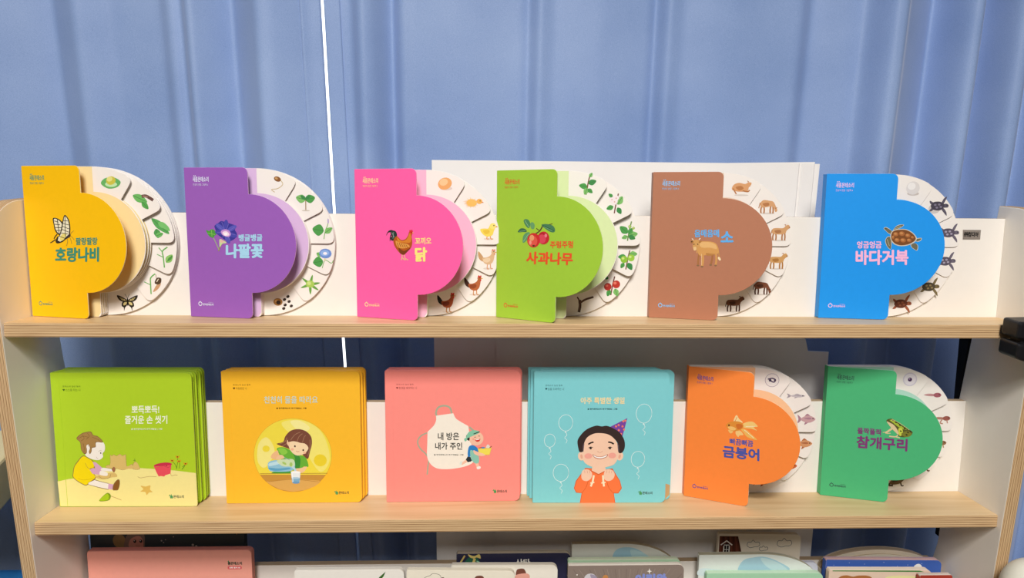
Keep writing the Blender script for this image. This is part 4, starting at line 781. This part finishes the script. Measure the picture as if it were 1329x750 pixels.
def a_kids(A, w, h):
    A.poly('4f8a4a', [(.004, h-.0006), (w-.02, h-.0006), (w-.012, h-.003), (.004, h-.0022)])
    A.blob('b0703e', [(.014, h-.020), (.016, h-.011), (.026, h-.0085), (.036, h-.0105), (.044, h-.009), (.058, h-.009), (.066, h-.013), (.066, h-.022)]); A.blob('efd0a8', [(.022, h-.020), (.024, h-.014), (.034, h-.014), (.036, h-.022)]); A.blob('ece6a8', [(.090, h-.010), (.134, h-.010), (.130, h-.020), (.092, h-.020)])
def half(w, h, c): return [(0, 0), (w, 0), (w, h-c[-1][1])]
def curved_top(w, h, x0, drop):   # flat at left, then a quarter-round shoulder dropping to the right
    return [(0, 0), (w, 0)]+[(x0+(w-x0)*math.sin(math.radians(a)), h-drop+drop*math.cos(math.radians(a))) for a in range(90, -1, -6)]+[(0, h)]
GB = 'books on the bottom shelf'
board_book(.0008, .085, .2268, .2060, .012, '39474c', 'charcoal board book with a hooded baby, behind the salmon pink book', '2e383c', None, a_dark)
board_book(.0044, .069, .2386, .1800, .012, 'f0a392', 'salmon pink square board book below the stack of lime green books', 'd98878', None, a_pink, r=.007)
board_book(.3103, .0552, .1602, .1545, .009, 'efece4', 'white board book with a green leaf, left of the cream chef book', 'd8d2c6', None, a_leaf)
board_book(.4722, .0552, .1600, .1520, .009, 'f0ead8', 'cream board book with a cloud shaped hat drawing, right of the white leaf book', 'dcd4c0', None, a_chef, roll=1.0)
board_book(.5387, .0690, .1602, .1520, .009, 'f2ede0', 'cream board book with a brown hat figure, in front of the navy gift book', 'dcd4c4', None, a_hat, roll=.5)
board_book(.5472, .0850, .1745, .1622, .010, '2c2c48', 'navy board book with a ribboned green gift at its corner', 'c8bca8', None, a_gift)
board_book(.7242, .0872, .1700, .1748, .009, 'dcdcd4', 'pale sky picture book with a curved shoulder, behind the grey brown streaked book', 'b8a98c', curved_top(.170, .1748, .080, .055), cloud_sky)
board_book(.7170, .0735, .1726, .1562, .009, 'b6d8b4', 'mint green board book between the curved sky book and the streaked book', 'd8e2c8', None, None)
board_book(.7155, .0600, .1751, .1550, .009, '8c7d74', 'grey brown board book with radiating streaks and lilac lettering', 'e8e0d4', None, a_streak)
board_book(.9491, .0905, .1298, .1872, .008, 'ece0cc', 'cream board book with a red brown wooden house and outlined clouds', 'd8c8ac', None, a_house, roll=1.2)
board_book(.9560, .0800, .1507, .1450, .007, 'd8dae6', 'lavender white board book with a blue curved band, right behind the wave book', 'c4c4d0', None, lambda A, w, h: A.poly('6a9ad0', [(.086, h-.001), (.098, h-.003), (.112, h-.012), (.122, h-.024), (.108, h-.024), (.098, h-.010)]))
board_book(.9168, .0690, .1900, .1652, .009, 'e6ece6', 'pale blue wave picture book with a curved shoulder, in front of the house book', 'b9b49c', curved_top(.190, .1652, .095, .052), a_wave)
board_book(.9236, .0555, .1782, .1425, .009, 'a9d8b4', 'mint green board book in front of the pale blue wave book', 'c4e0c4', None, None, roll=.5)
def arch(w, h, rise): return [(0, 0), (w, 0)]+[(w/2+w/2*math.sin(a), h-rise+rise*math.cos(a)) for a in (PI/2*(1-k/14) for k in range(29))]
rt = board_book(1.1150, .0860, .1780, .1618, .012, 'ece0c8', 'cream arch topped board book behind the royal blue night book', 'b8a284', arch(.178, .1618, .030), None)
bm = bmesh.new(); plate(bm, [(x*.9+.009, z-.006) if z > .05 else (x*.9+.009, z) for x, z in arch(.178, .1618, .027)], 0, .002, 0, 1)
mesh_obj('inner_page', bm, [paint('efe4cc', .5, .2), paint('b8a284', .6, .2)], rt, loc=(0, -.0026, 0), bevel=.0004)
board_book(1.1109, .0690, .1815, .1545, .010, '3f63b4', 'royal blue night board book with white dots and a small white figure', 'e0b8b4', None, a_night, roll=1.0)
board_book(1.1093, .0530, .1584, .1470, .010, 'e6cdb8', 'peach board book with brown haired heads, in front of the royal blue night book', 'e8d8c4', None, a_kids, roll=.8)
board_book(1.2440, .0420, .0500, .1440, .008, 'a8382c', 'small red book at the right end of the bottom shelf', 'd8ccc0', None, None, r=.004)

# ------------------------------------------------------------------ white paper boards standing behind the shelf
def sheet(name, prof, z0, z1, th, label, group):
    bm = bmesh.new(); n = len(prof)
    f = [[bm.verts.new((x, y+dy, z)) for x, y in prof] for z in (z0, z1) for dy in (0, th)]
    for i in range(n-1):
        bm.faces.new((f[0][i], f[0][i+1], f[2][i+1], f[2][i])); bm.faces.new((f[1][i], f[3][i], f[3][i+1], f[1][i+1]))
        bm.faces.new((f[2][i], f[2][i+1], f[3][i+1], f[3][i])); bm.faces.new((f[0][i], f[1][i], f[1][i+1], f[0][i+1]))
    for i in (0, n-1): bm.faces.new((f[0][i], f[1][i], f[3][i], f[2][i]))
    return tag(mesh_obj(name, bm, M_PAPER), label, 'board', group)
sheet('paper_board', [(.513, .1480), (.90, .1480), (1.040, .1478), (1.0425, .1500), (1.045, .1478), (1.0630, .1485), (1.0645, .1500), (1.0715, .1495)], 0, Z0+.2008, .0016, 'tall white paper board behind the shelf, creased near its right edge', 'white paper boards behind the shelf')
bm = bmesh.new(); plate(bm, [(.92, 0), (1.0655, 0), (1.0655, Z0+.2034), (.92, Z0+.2004)], .1525, .1541)
tag(mesh_obj('paper_board', bm, M_PAPER), 'white paper board at the very back, showing a sliver above the creased board', 'board', 'white paper boards behind the shelf')
bm = bmesh.new()
plate(bm, [(.606, 0), (1.122, 0), (1.116, Z0-.35), (1.1110, Z0-.0800), (1.0790, Z0-.0785), (1.0735, Z0-.0600), (1.0690, Z0-.0570), (1.0700, Z0-.0480), (1.0780, Z0-.0400), (.690, Z0-.038), (.640, Z0-.0520), (.606, Z0-.0600)], .1440, .1456)
tag(mesh_obj('paper_board', bm, M_PAPER), 'lower white paper board with a torn notched corner, seen below the top shelf', 'board', 'white paper boards behind the shelf')

# ------------------------------------------------------------------ curtains
UX = [(-400, -.61), (0, -.150), (70, -.071), (140, .011), (210, .092), (280, .174), (350, .256), (420, .339), (490, .422), (560, .505), (630, .589), (700, .673), (770, .758), (840, .843), (910, .929), (980, 1.015), (1050, 1.101), (1120, 1.188), (1190, 1.276), (1260, 1.364), (1700, 1.92)]
def ux(u): return float(np.interp(u, [a for a, b in UX], [b for a, b in UX]))
PROFILE = [(-800, 0), (-700, .04), (-620, -.01), (-540, .045), (-450, 0), (-380, .05), (-300, 0), (-215, .05), (-120, 0), (-60, .045), (-8, .052), (75, .002), (112, .034), (150, .014), (215, .008), (230, .022), (244, .010), (257, .038), (303, -.014), (348, .058), (364, .052), (408, .014), (440, .006), (462, .006),
           (474, .034), (488, .024), (512, -.022), (524, .010), (540, .004), (600, .005), (683, .001), (690, -.009), (702, .016), (712, .007), (723, 0), (780, .007), (845, .002), (852, -.011), (865, .016), (885, .005), (950, .010), (1034, .008), (1050, -.010), (1095, .002), (1117, .006),
           (1131, .054), (1147, .056), (1158, .030), (1217, -.034), (1231, .036), (1246, .042), (1255, .012), (1288, -.052), (1301, .026), (1317, .032), (1330, 0), (1352, -.034), (1372, .036), (1392, .03), (1450, -.03), (1475, .04), (1540, -.02), (1570, .045), (1640, -.02), (1700, .04), (1800, -.02), (1860, .04), (2000, 0), (2200, .03)]
GX = np.arange(-1.25, 2.5, .001)
def _prof():
    f = np.interp(GX, [ux(u) if -400 <= u <= 1700 else (ux(-400)+(u+400)*.00115 if u < 0 else ux(1700)+(u-1700)*.0013) for u, _ in PROFILE], [v for _, v in PROFILE])
    k = np.exp(-.5*(np.arange(-20, 21)/5.0)**2); k /= k.sum()
    return np.convolve(np.pad(f, 20, mode='edge'), k, mode='valid')
GF = _prof()
def fold(x, z):
    xx = x+.006*math.sin(1.7*(z-1.2)+x*3.0)
    return .287-float(np.interp(xx, GX, GF))*(.9+.12*math.sin(z*2.3+x*4))+.0025*math.sin(xx*31+.6)
def gap_x(z):                                    # the gap between the two curtains drifts slightly with height
    h = z-Z0
    return .3393+(.4335-h)*.0158+max(0, .135-h)*.012
def curtain(xa, xb, label, left):
    cols = 1000 if left is False else 600; rows = 46
    me = bpy.data.meshes.new('window_curtain'); V = []; F = []
    for j in range(rows+1):
        z = .02+j*(2.42-.02)/rows; g = gap_x(z)
        a, b = (xa, g-.0022) if left else (g+.0022, xb)
        for i in range(cols+1):
            x = a+(b-a)*i/cols; V.append((x, fold(x, z), z))
    for j in range(rows):
        for i in range(cols):
            k = j*(cols+1)+i; F.append((k, k+1, k+cols+2, k+cols+1))
    me.from_pydata(V, [], F); me.materials.append(M_CURT)
    for p in me.polygons: p.use_smooth = True
    root = empty('window_curtain', label, 'curtain', ((xa+xb)/2, .275, 0), group='blue window curtains')
    o = bpy.data.objects.new('cloth', me); C.objects.link(o); o.parent = root; o.location = -root.location
    s = o.modifiers.new('thickness', 'SOLIDIFY'); s.thickness = .0012; s.offset = 1
    # turned-in hem along the gap
    me = bpy.data.meshes.new('hem'); V = []; F = []
    for j in range(rows+1):
        z = .02+j*(2.42-.02)/rows; g = gap_x(z)
        e0, e1 = (g-.032, g-.0022) if left else (g+.0022, g+.026)
        for i in range(9):
            x = e0+(e1-e0)*i/8; V.append((x, fold(x, z)-.0018, z))
    for j in range(rows):
        for i in range(8): k = j*9+i; F.append((k, k+1, k+10, k+9))
    me.from_pydata(V, [], F); me.materials.append(M_CURT)
    for p in me.polygons: p.use_smooth = True
    h = bpy.data.objects.new('hem', me); C.objects.link(h); h.parent = root; h.location = -root.location
    s = h.modifiers.new('thickness', 'SOLIDIFY'); s.thickness = .0014; s.offset = 1
    return root
curtain(-1.1, .34, 'blue pleated curtain left of the bright gap', True)
curtain(.34, 2.4, 'wide blue pleated curtain right of the bright gap', False)
# curtain rail up on the wall
rr = empty('curtain_rail', 'slim white curtain rail above the blue curtains', 'curtain rail', (.65, .275, 2.42))
bm = bmesh.new(); box(bm, -1.8, 1.8, -.02, .02, 0, .03); mesh_obj('rail', bm, paint('e8e8e6', .4, .4), rr, bevel=.003)
for x in (-1.6, 0, 1.6):
    bm = bmesh.new(); box(bm, x-.012, x+.012, .0, .125, .004, .026); mesh_obj('bracket', bm, paint('d8d8d6', .4, .4), rr, bevel=.002)

# ------------------------------------------------------------------ things at the margins of the view
tb = empty('side_table', 'beige thick topped side table left of the bookshelf', 'table', (-.28, .03, 0))
def tsub(name, bm, m, **kw): o = mesh_obj(name, bm, m, tb, **kw); o.location = Vector(o.location)-Vector((-.28, .03, 0)); return o
zt = Z0-.2
bm = bmesh.new(); P4 = [(-.040, -.033), (-.0855, .142), (-.50, .142), (-.46, -.033)]
a = [bm.verts.new((x, y, zt)) for x, y in P4]; b = [bm.verts.new((x, y, zt-.062)) for x, y in P4]
bm.faces.new(a); bm.faces.new(b[::-1])
for i in range(4): bm.faces.new((a[i], b[i], b[(i+1) % 4], a[(i+1) % 4]))
tsub('tabletop', bm, paint('ddcd9c', .5, .3), bevel=.004)
bm = bmesh.new(); box(bm, -.445, -.395, .03, .08, .012, zt-.062); tsub('pedestal', bm, paint('b8a878', .5, .3), bevel=.003)
bm = bmesh.new(); box(bm, -.56, -.36, -.06, .17, 0, .014); tsub('foot_plate', bm, paint('b8a878', .5, .3), bevel=.003)
so = empty('stool', 'blue padded stool beside the left end of the bookshelf, below the beige table', 'stool', (-.18, -.02, 0))
bm = bmesh.new(); box(bm, -.15, .15, -.15, .15, .40, Z0-.415); mesh_obj('seat', bm, paint('2470ac', .7, .2), so, bevel=.02, seg=4)
for x in (-.11, .11):
    for y in (-.11, .11):
        bm = bmesh.new(); box(bm, x-.014, x+.014, y-.014, y+.014, 0, .405); mesh_obj('leg', bm, paint('c9b08a', .5, .3), so, bevel=.003)
# black clamp gripping the right front corner of the shelf
cl = empty('clamp', 'black two jawed clamp at the right end of the top shelf edge', 'clamp', (1.285, -.022, Z0-.016))
MB = paint('17171a', .35, .4, .1, 80)
def jaw(z_l0, z_l1, z_r0, z_r1, x0, x1, ya, yb, name):
    bm = bmesh.new(); v = []
    for x, z0, z1 in ((x0, z_l0, z_l1), (x1, z_r0, z_r1)):
        v += [bm.verts.new(p) for p in ((x, ya, z0), (x, yb, z0), (x, yb, z1), (x, ya, z1))]
    for f in ((0, 1, 2, 3), (7, 6, 5, 4), (0, 4, 5, 1), (1, 5, 6, 2), (2, 6, 7, 3), (3, 7, 4, 0)): bm.faces.new([v[i] for i in f])
    return mesh_obj(name, bm, MB, cl, bevel=.0035, seg=3)
jaw(.0070, .0285, -.006, .0300, -.0318, .055, -.014, .0158, 'upper_jaw')
jaw(-.0180, .0020, -.046, -.011, -.0322, .055, -.018, .0158, 'lower_jaw')
bm = bmesh.new(); box(bm, -.022, .05, -.008, .0115, -.02, .012); mesh_obj('hinge', bm, MB, cl, bevel=.002)
bm = bmesh.new(); bmesh.ops.create_cone(bm, cap_ends=True, segments=20, radius1=.0028, radius2=.0022, depth=.002)
bm2 = bmesh.new(); box(bm2, -.030, .012, .0145, .0176, .006, .016); mesh_obj('pad', bm2, paint('2a2a2c', .8, .1), cl)
sc = mesh_obj('screw', bm, paint('c8c8c4', .3, .5), cl, loc=(-.006, -.0186, -.0235)); sc.rotation_euler = (PI/2, 0, 0); sc['label'] = 'silver screw head'
# white dome-topped stand at the lower right
dm = empty('domed_stand', 'white dome topped stand in front of the right end of the bookshelf', 'stand', (1.317, -.055, 0))
def lathe(bm, prof, n=40):
    R = [[bm.verts.new((r*math.cos(2*PI*k/n), r*math.sin(2*PI*k/n), z)) for k in range(n)] for r, z in prof]
    for a, b in zip(R, R[1:]):
        for k in range(n): bm.faces.new((a[k], a[(k+1) % n], b[(k+1) % n], b[k]))
    bm.faces.new(R[0][::-1]); bm.faces.new(R[-1])
zt = Z0-.306
bm = bmesh.new(); lathe(bm, [(.0405, zt-.060), (.0412, zt-.048)]+[(.040*math.cos(a), zt-.042+.042*math.sin(a)) for a in (PI/2*k/14 for k in range(14))]+[(.001, zt)]); mesh_obj('dome', bm, paint('e9e6d8', .35, .4), dm, smooth=True)
bm = bmesh.new(); lathe(bm, [(.030, .012), (.030, zt-.058)]); mesh_obj('post', bm, paint('dedacc', .4, .4), dm)
bm = bmesh.new(); lathe(bm, [(.042, 0), (.042, .008), (.034, .014)]); mesh_obj('base', bm, paint('dedacc', .4, .4), dm)

# ------------------------------------------------------------------ the room
def struct(name, bm, m): o = mesh_obj(name, bm, m); o['kind'] = 'structure'; return o
bm = bmesh.new(); box(bm, -2.2, 3.6, -3.6, .47, -.1, 0)
mf, nt, b = base('vinyl_floor', .4, .3)
tc = nd(nt, 'ShaderNodeTexCoord'); no = nd(nt, 'ShaderNodeTexNoise', Scale=3.0, Detail=6.0); nt.links.new(tc.outputs['Object'], no.inputs['Vector'])
r = ramp(nt, [(.35, '54473a'), (.65, '62543f')]); nt.links.new(no.outputs['Fac'], r.inputs['Fac']); nt.links.new(r.outputs[0], b.inputs['Base Color'])
struct('floor', bm, mf)
bm = bmesh.new()
wx0, wx1, wz0, wz1 = -.35, 1.65, .62, 2.2
box(bm, -2.2, wx0, .40, .47, 0, 2.75); box(bm, wx1, 3.6, .40, .47, 0, 2.75); box(bm, wx0, wx1, .40, .47, 0, wz0); box(bm, wx0, wx1, .40, .47, wz1, 2.75)
struct('wall_back', bm, paint('d8d4cc', .8, .1, .03, 20))
wroot = bpy.data.objects.new('window_1', None); C.objects.link(wroot); wroot['kind'] = 'structure'; wroot.location = (.65, .43, wz0)
mfr = paint('e6e6e4', .4, .3)
for nm, (x0, x1, z0, z1) in {'frame_l': (wx0, wx0+.05, wz0, wz1), 'frame_r': (wx1-.05, wx1, wz0, wz1), 'frame_b': (wx0+.05, wx1-.05, wz0, wz0+.05), 'frame_t': (wx0+.05, wx1-.05, wz1-.05, wz1)}.items():
    bm = bmesh.new(); box(bm, x0-.65, x1-.65, -.02, .02, z0-wz0, z1-wz0); o = mesh_obj('window_frame', bm, mfr, wroot, bevel=.003)
mg = bpy.data.materials.new('bright_frosted_glass'); mg.use_nodes = True; nt = mg.node_tree; nt.nodes.clear()
e = nt.nodes.new('ShaderNodeEmission'); e.inputs['Color'].default_value = (.93, .97, 1, 1); e.inputs['Strength'].default_value = 2.2
out = nt.nodes.new('ShaderNodeOutputMaterial'); nt.links.new(e.outputs[0], out.inputs[0])
bm = bmesh.new(); box(bm, wx0+.05-.65, wx1-.05-.65, .004, .010, .05, wz1-wz0-.05); mesh_obj('window_pane', bm, mg, wroot)

# ------------------------------------------------------------------ light, camera, view
def area(name, x, y, z, sx, sy, power, rot=(0, 0, 0), col=(1, .97, .93)):
    l = bpy.data.lights.new(name, 'AREA'); l.shape = 'RECTANGLE'; l.size = sx; l.size_y = sy; l.energy = power; l.color = col
    o = bpy.data.objects.new(name, l); C.objects.link(o); o.location = (x, y, z); o.rotation_euler = rot; return o
area('ceiling_panel_light', .55, -1.70, 2.60, .6, .5, 72)
area('ceiling_panel_light', .50, -2.35, 2.60, .8, .6, 49)
wd = bpy.data.worlds.new('room_ambient'); bpy.context.scene.world = wd; wd.use_nodes = True
wd.node_tree.nodes['Background'].inputs[0].default_value = (1, .97, .94, 1); wd.node_tree.nodes['Background'].inputs[1].default_value = .10

f, cx, cy, cz, pitch, yaw, roll = 879.559, .59442, -.83062, .21233+Z0, .19865, .03476, -.01059
cp, sp, cyw, syw, cr, sr = math.cos(pitch), math.sin(pitch), math.cos(yaw), math.sin(yaw), math.cos(roll), math.sin(roll)
fwd = Vector((syw*cp, cyw*cp, -sp)); right = Vector((cyw, -syw, 0)); down = -right.cross(fwd)
r2 = right*cr+down*sr; d2 = -right*sr+down*cr
from mathutils import Matrix
cam = bpy.data.cameras.new('camera'); cam.sensor_width = 36; cam.lens = f/1329*36; cam.clip_start = .02
co = bpy.data.objects.new('camera', cam); C.objects.link(co)
co.matrix_world = Matrix(((r2.x, -d2.x, -fwd.x, cx), (r2.y, -d2.y, -fwd.y, cy), (r2.z, -d2.z, -fwd.z, cz), (0, 0, 0, 1)))
sc = bpy.context.scene; sc.camera = co
sc.view_settings.view_transform = 'Standard'; sc.view_settings.look = 'None'; sc.view_settings.exposure = 0; sc.view_settings.gamma = 1; sc.view_settings.use_curve_mapping = False
try: sc.cycles.use_denoising = True
except Exception: pass
